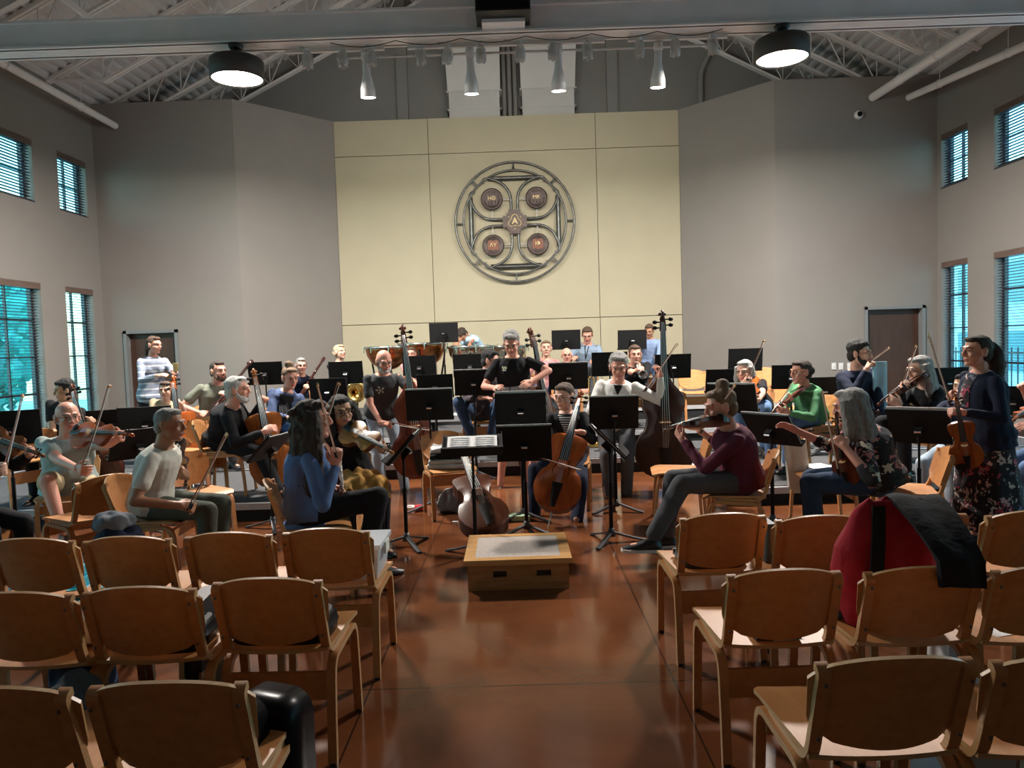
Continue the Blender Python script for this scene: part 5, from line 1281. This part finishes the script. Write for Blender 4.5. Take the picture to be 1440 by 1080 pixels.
vplayer('woman with dark ponytail and glasses in green hoodie playing violin', 'the woman in the green hoodie', 'red', (1092,577,7.6), ((1094,570,7.75),(1123,520)), True, tail=(1134,537,7.75),
  pel=(1140,8.05,Z1), hd=(1126,523,7.9), az=112, sex='f', head=(-8,-4,0), skin='pink', hair=('pony','dark'), tail_='', top=m_green, sleeve='long', bottom=m_jeanb, shoe=SB, glasses=m_blkgl, hs=1.16, s=1.06, coll=m_green, topname='hoodie') if False else vplayer('woman with dark ponytail and glasses in green hoodie playing violin', 'the woman in the green hoodie', 'red', (1092,577,7.6), ((1094,570,7.75),(1123,520)), True,
  pel=(1140,8.05,Z1), hd=(1126,523,7.9), az=112, sex='f', head=(-8,-4,0), skin='pink', hair=('lowbun','dark'), top=m_green, sleeve='long', bottom=m_jeanb, shoe=SB, glasses=m_blkgl, hs=1.16, s=1.06, coll=m_green, topname='hoodie')
R29 = person('bearded man with glasses in dark navy jumper holding a hand to his mouth', (1204,8.1,Z1), (1209,497,8.0), 190, head=(38,-4,0), skin='fair', hair=('full','black'), beard='black', top=m_navy, sleeve='long', bottom=m_blk, shoe=SB, glasses=m_wire, rh=(1223,511,7.74), lh=(1240,595,7.65), grip=(1.1,.9), rp=(-.4,-.3,-1), hs=1.22, s=1.1, chairlabel='honey wood chair under the bearded man in navy')
bow2((1222,508,7.70),(1250,488),'bow held at the mouth of the bearded man in navy', True)
place_fid('violin','dark','dark violin held upright on the knee of the bearded man in navy', (1246,668,7.55), (1234,575), (.2,-1,0), True)
R30 = person('grey haired woman in dark floral blouse reaching to her music stand', (1238,5.35,0), (1196,573,5.3), 66, sex='f', head=(-18,-8,0), skin='pink', hair=('long','grey'), top=m_flor, sleeve='mid', bottom=m_jeand, shoe=SB, rh=(1106,599,5.7), lh=(1178,617,5.12), grip=(.3,1.0), hs=1.24, s=1.1, fat=1.15, seat=False, topname='blouse', knees=[(-1,0,1),(-1,0,1)], lp=(.6,-.8,-1))
c = wz(1272,5.4,0); chair(c.x,c.y,72,0,'honey wood chair under the woman in the floral blouse')
place_fid('violin','red','red brown violin upright on the lap of the woman in the floral blouse', (1194,680,5.25), (1176,577), (-.8,-.6,0), True)
bow2((1181,668,5.05),(1157,552),'bow upright in the hand of the woman in the floral blouse', True)
vplayer('woman with long grey hair in black playing violin near the right door', 'the woman with long grey hair in black', 'brown', (1259,555,7.0), ((1268,543,7.0),(1288,484)), True, tail=(1303,528,7.05),
  pel=(1314,7.35,Z1), hd=(1293,520,7.2), az=102, sex='f', head=(-4,-8,0), skin='fair', hair=('long','grey'), top=m_blk, sleeve='long', bottom=m_blk, shoe=SB, glasses=m_wire, hs=1.22, s=1.1)
person('person in pale jeans hidden behind the standing woman in the floral skirt', (1348,6.6,0), (1354,543,6.5), 125, sex='f', skin='olive', hair=('short','black'), top=m_navy, sleeve='long', bottom=m_jeanl, shoe=SB, rh=(1278,612,6.25), hs=1.1, chairlabel='honey wood chair behind the woman in the floral skirt')
R33 = person('woman with long dark ponytail in navy cardigan and floral skirt standing at right', (1387,5.4,0), (1373,494,5.35), 97, sit=False, s=.93, hip=.84, sex='f', head=(-2,2,0), skin='pink', hair=('pony','dark'), top=m_navy, sleeve='long', bottom=m_blk, legs='none', skirt=m_florsk, shoe=SB, rh=(1336,553,5.55), lh=(1341,578,5.2), grip=(.9,.9), fat=1.22, hs=1.2, hem=.02, topname='cardigan', panel=[((-.05,.05),(.5,.97),'floral_top',m_florsk,None)])
place_fid('violin','orange','orange violin hanging from the hands of the woman in the floral skirt', (1362,659,5.15), (1343,551), (-.55,-1,0), True)
bow2((1338,570,5.15),(1307,472),'bow upright in the hand of the woman in the floral skirt', True)
person('person at the right edge holding a violin, mostly out of frame', (1482,6.3,0), (1486,552,6.3), 100, skin='pink', hair=('short','brown'), top=m_navy, sleeve='short', bottom=m_jeanb, shoe=SB, rh=(1436,541,6.1), lh=(1442,600,6.0), chairlabel='honey wood chair at the right edge')
place_fid('violin','orange','orange violin at the right edge of the players', (1462,575,6.1), (1424,592), (-.2,-.3,1), True)
# ------------------------------------------------------------------ stands, chairs, belongings
def S(px,py,d,az,tilt,z,label,paper=None,over=.0):
    t,T = stand(px,py,d,az,tilt,z,label)
    if paper: sheets(T, paper, 2, over)
    return t,T
S(14,600,6.3,25,18,0,'music stand at the left edge before the window')
S(158,594,7.5,30,22,0,'music stand with lamp between the bald man and the left door','sheet music on the stand beside the bald man')
S(205,592,7.0,20,20,0,'music stand in front of the cellist in the tan top')
S(193,622,6.5,48,30,0,'music stand just left of the man in the white T-shirt','sheet music on the stand left of the white T-shirt')
S(374,524,9.9,0,14,Z1+.02,'music stand right of the bassoonist in olive','sheet music on the stand by the bassoonist in olive')
S(487,523,10.2,0,14,Z1+.02,'music stand in front of the blond woman')
S(462,548,9.2,0,16,Z1+.02,'music stand right of the woman in the blue cardigan')
S(590,515,10.3,0,12,Z2,'music stand before the half hidden person behind the left bass','sheet music on the stand behind the left bass')
S(612,542,9.5,0,16,Z1+.02,'low music stand to the right of the left double bass')
S(604,568,7.3,0,14,0,'music stand in front of the left double bass','sheet music on the stand of the left bass',.02)
S(624,467,12.0,0,8,Z3,'tall music stand in front of the bending man at the drums')
S(661,513,10.2,0,10,Z1+.02,'music stand left of the dark haired man in profile')
S(666,537,9.0,0,14,0,'music stand in front of the man in dark jeans','sheet music on the stand of the man in dark jeans',.02)
S(732,575,6.75,0,12,0,'taller music stand in the centre, left of the cellist','sheet music on the taller centre stand',.03)
S(737,622,6.25,0,14,0,'lower music stand in the centre before the podium','sheet music on the lower centre stand',.02)
S(796,477,12.0,0,10,Z3,'music stand in front of the man in steel blue')
S(889,477,12.0,0,8,Z3,'music stand at the back left of the dark bass scroll')
S(799,528,8.8,0,12,0,'music stand behind the centre cellist','sheet music on the stand behind the centre cellist',.02)
S(857,511,9.7,0,10,Z1+.02,'music stand behind the man in the white shirt')
S(946,514,9.6,0,10,Z1+.02,'music stand right of the dark bass neck')
S(863,579,7.0,0,12,0,'music stand before the man in the white shirt','sheet music on the stand of the white shirted man',.02)
S(1048,505,10.2,0,10,Z2,'music stand behind the grey haired woman in jeans')
S(1018,535,9.4,0,14,Z1+.02,'music stand behind the bun of the woman in maroon')
S(1031,559,7.3,-32,24,Z1,'slanting music stand between the maroon jumper and the grey haired woman','sheet music on the stand behind the maroon jumper',.02)
S(1112,529,9.4,-12,14,Z1+.02,'music stand behind the violinist in the green hoodie')
S(1157,547,8.9,0,14,Z1,'music stand between the green hoodie and the navy jumper')
S(1087,602,6.2,-55,34,0,'slanting music stand reached by the woman in the floral blouse','sheet music on the stand of the floral blouse',.02)
S(1293,598,6.1,-38,26,0,'music stand between the floral blouse and the floral skirt','sheet music on the stand of the floral skirt',.03)
S(1330,535,8.3,0,12,Z1,'music stand in front of the right lower window')
S(1424,562,7.6,-30,16,Z1,'music stand at the right edge behind the standing woman')
S(860,618,5.9,-90,44,0,'music stand seen edge on, left of the woman in maroon','sheet music on the edge-on stand near the woman in maroon',.0)
S(563,627,5.95,90,42,0,'music stand seen edge on, right of the golden viola','sheet music on the edge-on stand near the golden viola',.0)
S(376,627,6.7,80,44,0,'music stand seen edge on, before the white haired cellist','sheet music on the edge-on stand by the white haired cellist',.0)
tS,TS = S(664,626,5.62,182,68,0,"conductor's music stand lying nearly flat behind the podium")
sheets(TS,'open score pages on the flat conductor stand',2,.0,.19,.27,'score')
# stand lamp
c = at(166,590,7.45)
t = thing('clip_lamp','small black clip lamp on the stand beside the bald man','lamp',c)
MB().tube([(0,0,0),(0,-.02,.05),(.03,-.04,.07),(.07,-.04,.06)],.004,6).obj('gooseneck', m_stand, t); MB().ell((.08,-.04,.055),(.025,.015,.012)).obj('lamp_head', m_stand, t); MB().ell((.08,-.045,.045),(.016,.01,.006)).obj('bulb', mat('clip_bulb',(1,1,1),.4,emit=(1,.95,.85),es=6), t)

def C(px,d,az,z,label,dx=0): c = wz(px,d,z); return chair(c.x,c.y,az,z,label)
C(128,5.4,58,0,'empty honey wood chair left of the man in the white T-shirt')
C(280,7.55,178,Z1,'empty honey wood chair on the riser behind the man in the white T-shirt')
C(282,6.15,228,0,'empty honey wood chair on the floor in front of the white haired cellist')
ct = C(634,7.05,198,0,'honey wood chair piled with folded towels, left of centre')
C(955,6.5,82,0,'empty honey wood chair facing left below the dark double bass')
cp_ = C(1158,6.25,86,0,'honey wood chair with papers, left of the floral blouse')
C(1243,8.4,70,Z1,'empty honey wood chair seen edge on near the right door')
C(980,11.0,180,Z2,'empty honey wood chair at the back right of the dark bass')
C(1080,11.0,172,Z2,'empty honey wood chair at the back above the grey haired woman')
C(1100,10.0,150,Z1+.02,'empty honey wood chair behind the violin of the green hoodie')
C(34,7.25,60,Z1,'empty honey wood chair beside the left window')
# audience rows
rowlab = {'A':'front audience row','B':'second audience row','C':'last audience row'}
AUD = {}
def aud(row, side, items):
    for i,(px,dp,az,what) in enumerate(items):
        p = at(px,600,dp); AUD[row+side+str(i)] = chair(p.x, dp+.235, az, 0, what, 'audience chairs with their backs to the camera', 'audience_chair')
aud('A','L',[(455,3.52,-1,'audience chair with a clear tub on it, front row left of the aisle'),(316,3.5,0,'audience chair second from the aisle, front row on the left'),(172,3.48,1,'audience chair third from the aisle, front row on the left'),(38,3.5,0,'audience chair at the left edge of the front row')])
aud('B','L',[(370,2.78,-1,'audience chair beside the aisle, middle row on the left'),(186,2.72,1,'audience chair second from the aisle, middle row on the left'),(14,2.7,0,'audience chair cut by the left edge, middle row')])
aud('C','L',[(222,1.93,0,'audience chair beside the open black case, nearest row on the left'),(-20,1.93,-2,'audience chair cut by the left edge, nearest row')])
aud('A','R',[(1009,3.58,2,'audience chair beside the aisle, front row on the right'),(1150,3.48,-1,'audience chair second from the aisle, front row on the right'),(1292,3.5,0,'audience chair behind the red bag, front row on the right'),(1442,3.45,1,'audience chair cut by the right edge, front row')])
aud('B','R',[(1094,2.70,1,'audience chair with a black wallet on its seat, middle row on the right'),(1290,2.68,0,'audience chair holding the red bag, middle row on the right'),(1468,2.66,1,'audience chair cut by the right edge, middle row')])
aud('C','R',[(1246,1.95,1,'audience chair nearest the camera on the right'),(1498,1.93,0,'audience chair cut by the right edge, nearest row')])

SEAT = .452
def soft(name, label, cat, c, r, m, seed=1, n=0, noise=.010, freq=22, group=None, vox=.009, rz=0, prof=None):
    # a slumped bundle: r = half width, half depth, full height
    rs = random.Random(seed); prof = prof or ((0,.86),(.12,1),(.35,1.0),(.62,.93),(.85,.76),(.96,.5),(1.0,.12)); mb = MB(); rings = []
    ph = [rs.uniform(0,6.28) for _ in range(4)]
    for z,k in prof:
        ring = []
        for i in range(28):
            a = 2*PI*i/28; w = k*(1+.07*sin(3*a+ph[0]+z*2)+.05*sin(5*a+ph[1]-z*3))
            ca, sa = cos(a), sin(a)
            ring.append(V((r[0]*w*math.copysign(abs(ca)**.75,ca), r[1]*w*math.copysign(abs(sa)**.75,sa), z*r[2]*(1+.06*sin(a*2+ph[2])*(z>.3)))))
        rings.append(ring)
    mb.loft(rings)
    me = remesh(mb, vox, name, m, 2, noise=noise, seed=seed, freq=freq)
    lo = min(v.co.z for v in me.vertices); me.transform(M.Rotation(rz,4,'Z') @ M.Translation((0,0,-lo+.002)))
    return link(name, me, None, c, label, cat, group)
def onseat(key, dx=0, dy=0): o = AUD[key]; return V((o.location.x+dx, o.location.y+dy, SEAT))
m_plast = mat('clear_plastic',(.70,.76,.82),.25,alpha=.62,spec=.6); m_cyan = mat('cyan_card',(.02,.42,.60),.5)
# clear storage tub on the chair by the aisle
c = onseat('AL0',.03,.02)
t = thing('storage_tub','clear plastic storage tub on the front row chair left of the aisle','tub',c)
mb = MB(); w,d_,h_ = .185,.15,.16
mb.loft([[V((sx*w*k,sy*d_*k,z)) for sx,sy in ((-1,-1),(1,-1),(1,1),(-1,1))] for z,k in ((.004,.92),(h_,1.0),(h_,.97),(.01,.89))],0,False,smooth=False); mb.box((0,0,.006),(w*1.7,d_*1.7,.004)); mb.obj('tub_body', m_plast, t)
MB().box((0,0,h_+.012),(w*2.12,d_*2.12,.022)).obj('lid', m_plast, t)
for s_ in (-1,1): MB().box((s_*w*1.07,0,h_-.02),(.012,.09,.06)).obj('clip_handle', mat('pale_clip',(.72,.76,.66),.4), t)
mb = MB().box((0,0,.05),(.26,.2,.07)); mb.obj('contents', mat('tub_papers',(.5,.56,.62),.7), t)
# cyan folders
for k,(px,py,dp,rz,lab) in enumerate(((84,828,3.75,.2,'cyan folder lying on the leftmost front row chair'),(110,816,3.72,1.3,'cyan bag standing between the two leftmost front row chairs'))):
    c = onseat('AL3',.13,.0) if k == 0 else V((at(109,700,3.72).x,3.74,.0))
    if k == 0: MB().box((0,0,.004),(.16,.24,.006),0,M.Rotation(.15,3,'Z')).obj('folder', m_cyan, None, None, label=lab, cat='folder').location = c
    else:
        t = thing('gift_bag',lab,'bag',c); 
        mb = MB().loft([[V((sx*.045*k2,sy*.09*k2,z)) for sx,sy in ((-1,-1),(1,-1),(1,1),(-1,1))] for z,k2 in ((0,1),(.40,1),(.50,.75))],0,True,smooth=False); mb.obj('bag_body', m_cyan, t)
        MB().box((0,0,.52),(.03,.06,.06)).obj('bag_top', m_cyan, t)
soft('backpack','navy and grey backpack on the floor behind the third front row chair on the left','backpack',(at(163,735,4.5).x,4.5,.0),(.19,.17,.56),m_navy,5,14,.012)
soft('grey_jacket','grey jacket folded on top of the navy backpack','jacket',(at(158,722,4.5).x,4.5,.54),(.11,.10,.10),cloth('grey_jacket',(.12,.13,.15)),6,9,.014)
soft('canvas_bag','beige canvas bag on the leftmost middle row chair','bag',onseat('BL2',.07,.06),(.19,.17,.12),cloth('beige_canvas',(.30,.27,.21)),8,10,.014)
soft('blue_jacket','blue jacket hanging between the two leftmost middle row chairs','jacket',(at(101,900,2.95).x,3.0,.0),(.07,.2,.50),cloth('faded_blue',(.05,.08,.16)),9,14,.014)
soft('rolled_scarf','beige scarf on top of the blue jacket in the middle row','scarf',(at(99,850,2.95).x,3.0,.505),(.05,.12,.07),cloth('scarf_beige',(.33,.28,.20)),10,8,.012)
soft('dark_bag','dark grey bag on the floor before the nearest left row','bag',(at(88,965,2.4).x,2.42,.0),(.12,.16,.52),cloth('dark_grey_bag',(.05,.055,.06)),12,12,.012)
# black instrument cases
def case(name, label, c, rz, L=.62, w=.13, h=.13, open_=False, mt=None):
    t = thing(name, label, 'instrument case', c, rz)
    o = [(w*(1 if abs(y)<.5 else 1)*(.9+.1*cos(y*PI)) , y) for y in []]
    def ol(k): 
        r = w*.6; pts = []
        for cx,cy,a0 in ((w-r,L/2-r,0),(-(w-r),L/2-r,PI/2),(-(w-r),-(L/2-r),PI),(w-r,-(L/2-r),1.5*PI)):
            for i in range(6): a = a0+i*PI/10; pts.append(((cx+r*cos(a))*k,(cy+r*sin(a))*k))
        return pts
    mb = MB(); mb.loft([[V((x,y,z)) for x,y in ol(k)] for z,k in ((0,.9),(.015,.98),(h*.5,1),(h*.52,1.02),(h*.56,1.02),(h*.58,1),(h-.015,.98),(h,.9))],0,True)
    mb.obj('case_shell', mt or m_blackgloss, t)
    MB().tube([tuple(p) for p in bez((w*1.0,-.06,h*.5),(w*1.35,0,h*.5),(w*1.0,.06,h*.5),8)],.008,6).obj('carry_handle', m_rubber, t)
    mb = MB()
    for y in (-.15,.15): mb.box((w*1.0,y,h*.54),(.012,.03,.03))
    mb.obj('latch', m_chrome, t)
    return t
case('violin_case','black violin case across the seat of the aisle chair, middle row left',onseat('BL0',-.01,-.06),R(88),.40,.11,.10)
case('violin_case','black violin case on the seat second from the aisle, middle row left',onseat('BL1',0,-.06),R(91),.36,.10,.10)
case('violin_case','tall black case standing between the two middle row chairs on the left',(at(279,900,3.0).x,3.05,.0),R(4),.28,.038,.60,mt=m_black)
case('viola_case','black case on the aisle seat of the front row on the right',onseat('AR0',.0,-.05),R(92),.34,.11,.07,mt=m_black)
case('viola_case','black case standing between the first two front row chairs on the right',(at(1080,800,3.75).x,3.8,0),R(2),.22,.03,.66,mt=m_black)
# open hard case by the nearest left chair
c = V((at(338,1010,2.1).x,2.16,0))
t = thing('open_case','glossy black hard case standing open beside the nearest left chair','instrument case',c,R(-8))
def shell(mb, x0, x1, z0, z1, y0, y1, r=.07):
    pts = []
    for cx,cz,a0 in ((x1-r,z1-r,0),(x0+r,z1-r,PI/2),(x0+r,z0+r,PI),(x1-r,z0+r,1.5*PI)):
        for i in range(7): a = a0+i*PI/12; pts.append((cx+r*cos(a),cz+r*sin(a)))
    mx,mz = (x0+x1)/2,(z0+z1)/2
    rings = [[V((mx+(x-mx)*k,y,mz+(z-mz)*k)) for x,z in pts] for y,k in ((y0,.93),(y0+.012,.985),(y0+.04,1),(y1,1),(y1,.95),(y0+.05,.94),(y0+.03,.9))]
    return mb.loft(rings,0,True)
shell(MB(),-.20,.055,.08,.58,-.11,.02).obj('lid_shell', m_blackgloss, t)
mb = shell(MB(),-.13,.105,.06,.545,.05,.17); mb.tf(M.Rotation(R(-14),4,'Z')); mb.obj('base_shell', m_blackgloss, t)
MB().box((-.03,-.113,.40),(.10,.006,.10)).obj('badge_panel', m_black, t)
MB().tube([(.0+.038*cos(a),-.115,.235+.038*sin(a)) for a in [i*PI/12 for i in range(20)]],.008,6).obj('ring_mark', mat('grey_mark',(.30,.27,.26),.6), t)
MB().box((-.07,.03,.04),(.25,.2,.08)).obj('foot_block', m_black, t)
# right block belongings
k = V((AUD['BR1'].location.x,AUD['BR1'].location.y,0))
mb = MB(); rings = []
for z,x0,x1,dy,off in ((.462,-.17,.16,.10,.0),(.52,-.19,.18,.115,.0),(.64,-.205,.19,.115,.0),(.76,-.195,.19,.10,.0),(.84,-.16,.185,.085,-.01),(.90,-.125,.175,.06,-.02),(.935,-.095,.15,.035,-.03),(.952,-.08,.10,.012,-.03)):
    rings.append([p+V((0,0,.014*sin(i*.9+2) if z > .86 else 0)) for i,p in enumerate(ringpts(V(((x0+x1)/2,off,z)),V((1,0,0)),V((0,1,0)),(x1-x0)/2,dy,26,2.8))])
mb.loft(rings); me = remesh(mb,.008,'red_tote_bag',cloth('red_coat',(.30,.012,.022)),2,noise=.009,seed=21,freq=16)
coat = link('red_tote_bag',me,None,k,'tall red fabric bag standing on the second middle row seat on the right','bag')
MB().sheet(lambda u,v:(-.085+.05*u-.055*v,-.122-.006*sin(v*PI)+.055*(1-v)**2,.935-.40*v),3,12,.010).obj('strap', m_blk, coat, label='black strap')
def jacket(u,v):
    x = .00+.205*u*(1-.36*max(0,v-.3)/.7); drop = .02*max(0,u-.5)
    if v < .25: q = (.25-v)/.25; return (x, .0+.13*q, .955-drop-.22*q*q)
    if v < .7: q = (v-.25)/.45; return (x+.012*q, -.0-.345*q, .955-drop-.03*q-.13*q**1.6+.006*sin(u*8))
    q = (v-.7)/.3; return (x+.012+.03*q*u, -.345-.012*q+.006*sin(u*9), .795-drop-.085*q)
o = MB().sheet(jacket,14,20,.018).obj('black_jacket', m_blk, None, None, label='black jacket draped over the red bag and the chair back below it', cat='jacket'); o.location = k
soft('navy_bag','small navy bag on the left part of the second middle row seat on the right','bag',onseat('BR1',-.165,.10),(.065,.09,.10),cloth('navy_bag',(.025,.05,.10)),23,12,.010)
c = onseat('BR0',.03,.0)
mb = MB().box((0,0,.015),(.17,.10,.028)); mb.tube([(-.085,-.05,.015),(.085,-.05,.015)],.014,8); o = mb.obj('black_wallet', m_black, None, None, label='black wallet on the seat of the middle row chair on the right', cat='wallet'); o.location = c+V((-.02,-.125,.006))
o = MB().box((0,0,.003),(.21,.28,.004)).obj('paper_sheet', m_paper, None, None, label='white paper under the black wallet on the middle row seat', cat='paper', group='papers on the seats'); o.location = c+V((.07,-.03,-.002))
o = MB().box((0,0,.003),(.21,.28,.004),0,M.Rotation(.3,3,'Z')).obj('paper_sheet', m_paper, None, None, label='white paper on the right edge seat of the middle row', cat='paper', group='papers on the seats'); o.location = onseat('BR2',-.06,0)
t = thing('white_box','white box with a black band on the floor between the nearest right chairs','box',(at(1388,1000,2.35).x,2.5,0)); MB().box((0,0,.20),(.16,.34,.40)).obj('carton', mat('white_carton',(.60,.62,.64),.6), t); MB().box((0,-.0,.16),(.164,.344,.035)).obj('band', m_black, t)
t = thing('programme_stack','stack of white programmes by the right edge of the front row','papers',(at(1378,820,3.3).x,3.55,0)); MB().box((0,0,.26),(.10,.2,.52)).obj('pages', m_paper, t)
# towels on the chair left of centre
cx,cy = ct.location.x, ct.location.y
m_tow = [cloth('towel_white',(.62,.61,.58)),cloth('towel_black',(.012,.012,.013)),cloth('towel_cream',(.55,.52,.46)),cloth('towel_cream',(.5,.5,.5))]
tl = ['lowest cream towel','upper cream towel','black folded cloth in the middle','white cloth on top']
for k,(m_,zz,w_,hh) in enumerate(((m_tow[2],.0,.37,.05),(m_tow[3],.045,.35,.045),(m_tow[1],.088,.32,.06),(m_tow[0],.14,.26,.06))):
    mb = MB(); mb.box((0,0,hh/2),(w_,w_*.85,hh)); mb.tube([(-w_*.5,-w_*.42,hh*.5),(w_*.5,-w_*.42,hh*.5)],hh*.5,10)
    me = remesh(mb,.010,'folded_towel',m_,4,noise=.007 if k<2 else .016,seed=k,freq=20); link('folded_towel',me,None,(cx+(.0 if k<3 else -.03),cy-.0,.46+zz),tl[k]+' in the pile on the chair left of centre','towel','pile of towels on the chair')
# cello leaning on that chair
o,a_,b_ = place_fid('cello','brown','brown cello lying back on the floor before the towel chair', fl(689,752,.11), at(646,636,6.75), (.18,-1.0,1.0))
# mustard cloth on the lap
b0 = at(505,672,5.66); rz = M.Rotation(R(205),3,'Z')
def lapcloth(u,v):
    x = (u-.5)*.36; q = abs(u-.5)*2
    fold = .016*sin(u*19+v*4)+.010*sin(u*31-v*7)
    y = -.12+.30*min(v,.6)/.6 + (.05+.6*fold)*max(0,v-.6)/.4
    z = .045-.05*q**3+fold*.8-.02*v - .24*max(0,v-.55)**1.1*(1+.5*sin(u*5))
    return b0+rz @ V((x,y,z))
mb = MB().sheet(lapcloth,26,18,.014); me = mb.mesh('mustard_cloth',[m_must]); me.transform(M.Translation(-b0)); link('mustard_cloth',me,None,b0,'mustard yellow cloth on the lap of the woman with curly black hair','cloth')
# small things on the floor
t = thing('water_bottle','clear water bottle with black cap on the floor left of the edge-on stand','bottle',(fl(542,772).x,fl(542,772).y,0))
MB().lathe([(0,0),(.034,0),(.036,.02),(.036,.15),(.03,.17),(.034,.19),(.03,.21),(0,.21)],18).obj('bottle_body', mat('clear_bottle',(.8,.8,.8),.1,alpha=.45,spec=.8), t); MB().lathe([(0,.21),(.026,.21),(.026,.24),(.018,.25),(.018,.27),(0,.275)],14).obj('cap', m_black, t)
t = thing('water_bottle','small bottle with red label under the second front row chair','bottle',(at(246,765,4.4).x,4.4,0)); MB().lathe([(0,0),(.032,0),(.033,.18),(.014,.22),(.014,.24),(0,.24)],16).obj('bottle_body', mat('clear_bottle',(.8,.8,.8),.1), t); MB().lathe([(.034,.09),(.034,.14)],16).obj('label', mat('red_label',(.5,.08,.09),.6), t)
t = thing('water_bottle','blue bottle standing left of the man in dark jeans','bottle',(at(643,610,9.15).x,9.2,Z1+.02)); MB().lathe([(0,0),(.038,0),(.038,.2),(.025,.235),(0,.235)],18).obj('bottle_body', mat('blue_bottle',(.05,.28,.55),.3), t); MB().lathe([(0,.235),(.022,.235),(.022,.26),(0,.262)],12).obj('cap', mat('pale_cap',(.6,.65,.7),.4), t)
p = fl(730,745); t = thing('rosin_pouch','pale green pouch on the floor between the standing man and the podium','pouch',(p.x,p.y+.35,0)); me = remesh(MB().box((0,0,.03),(.20,.13,.05)).ell((.0,0,.04),(.09,.06,.03)),.008,'pouch_body',cloth('pale_green',(.40,.55,.36)),3,noise=.006,freq=30); link('pouch_body',me,t); MB().box((-.12,-.02,.02),(.10,.10,.035)).obj('black_flap', m_black, t)
p = fl(590,718); soft('red_cloth','small red cloth on the floor left of the towel chair','cloth',(p.x,p.y,0),(.055,.04,.05),cloth('red_cloth',(.45,.03,.04)),31,6,.006,40,vox=.007)
p = fl(576,715); MB().tube([(.045*cos(a),.045*sin(a),.014) for a in [i*PI/8 for i in range(16)]],.012,6,closed=True).obj('tape_roll', m_paper, None, None, label='white tape ring on the floor left of the red cloth', cat='tape').location = (p.x,p.y,0)
p = fl(640,735); MB().box((0,0,.006),(.05,.03,.012)).obj('eraser', m_paper, None, None, label='tiny white eraser on the floor before the towel chair', cat='eraser').location = (p.x,p.y,0)
soft('grey_bag','slumped grey bag on the floor under the towel chair','bag',(at(640,715,7.15).x+.02,7.2,0),(.18,.14,.22),cloth('grey_bag',(.16,.155,.15)),33,10,.01)
# brass instruments and keyboards seen in the gaps
trumpet(at(622,580,9.3), (.5,.2,-.15), 'brass trumpet lying near the blue bottle').location.z = Z1+.02+.30
t = thing('brass_stand','low black stand holding brass near the blue bottle','stand',(at(630,600,9.4).x,9.42,Z1+.02)); MB().box((0,0,.12),(.5,.2,.22)).obj('stand_box', mat('brown_case',(.12,.08,.06),.7), t)
t = thing('trombone','brass trombone held upright beside the stand behind the centre cellist','trombone',at(831,565,10.0))
MB().tube([(-.02,0,-.25),(-.02,0,.30),(-.0,0,.34),(.03,0,.34),(.05,0,.30),(.05,0,-.25)],.008,8).obj('slide', m_brass, t); MB().lathe([(.008,0),(.01,.2),(.03,.32),(.09,.40),(.085,.40),(.02,.3)],18).tf(M.Translation((.03,-.04,-.2)) @ M.Rotation(PI,4,'X')).obj('bell', m_brass, t)
trumpet(at(950,548,9.9), (.0,.05,-1), 'brass trumpet standing beside the back chair right of the dark bass', m_brass)
t = thing('piano_keyboard','pale grey keyboard case behind the man in dark jeans','keyboard',(at(640,560,10.0).x,10.05,Z1+.02)); MB().box((0,0,.45),(.7,.3,.08)).obj('keyboard_body', mat('pale_grey_plastic',(.45,.45,.46),.5), t)
for sx in (-.3,.3): MB().box((sx,0,.2),(.04,.25,.42)).obj('leg', m_stand, t)
# papers and cloths on right chairs
c = cp_.location
for k in range(3): MB().box((0,0,.006),(.21,.28,.010),0,M.Rotation(.1*k,3,'Z')).obj('paper_sheet', m_paper, None, None, label=('bottom','middle','top')[k]+' booklet on the chair left of the floral blouse', cat='booklet', group='papers on the seats').location = (c.x-.03,c.y,SEAT+.004+.013*k)
mb = MB().sheet(lambda u,v:(-.09+.18*u+.04*v,-.02+.02*sin(u*5),.30-.42*v-.05*sin(u*PI)),8,8,.02); o = mb.obj('white_towel', cloth('towel_pale',(.66,.66,.58)), None, None, label='pale towel hanging left of the chair with papers', cat='towel'); o.location = at(1116,668,6.3)+V((0,0,.02))
mb = MB().sheet(lambda u,v:(-.07+.14*u,-.02+.01*sin(u*6),.3-.5*v),6,8,.02); o = mb.obj('light_blue_shirt', cloth('pale_blue',(.35,.55,.66)), None, None, label='light blue shirt hung behind the bearded man in navy', cat='shirt'); o.location = at(1236,548,7.95)
# kettledrums
m_copper = mat('copper_bowl',(.50,.20,.075),.22,1,var=.1,scale=6)
timpani(545,488,12.35,.37,m_copper,'copper kettledrum leftmost at the back behind the bald bearded man',Z3)
timpani(594,483,12.55,.40,m_copper,'copper kettledrum second from the left at the back',Z3)
timpani(664,487,11.98+.2,.40,mat('polished_bowl',(.62,.58,.45),.15,1),'polished silver kettledrum at the back left of the standing man',Z3)
timpani(712,487,12.5,.36,mat('polished_bowl',(.62,.58,.45),.15,1),'polished silver kettledrum at the back behind the standing man',Z3)
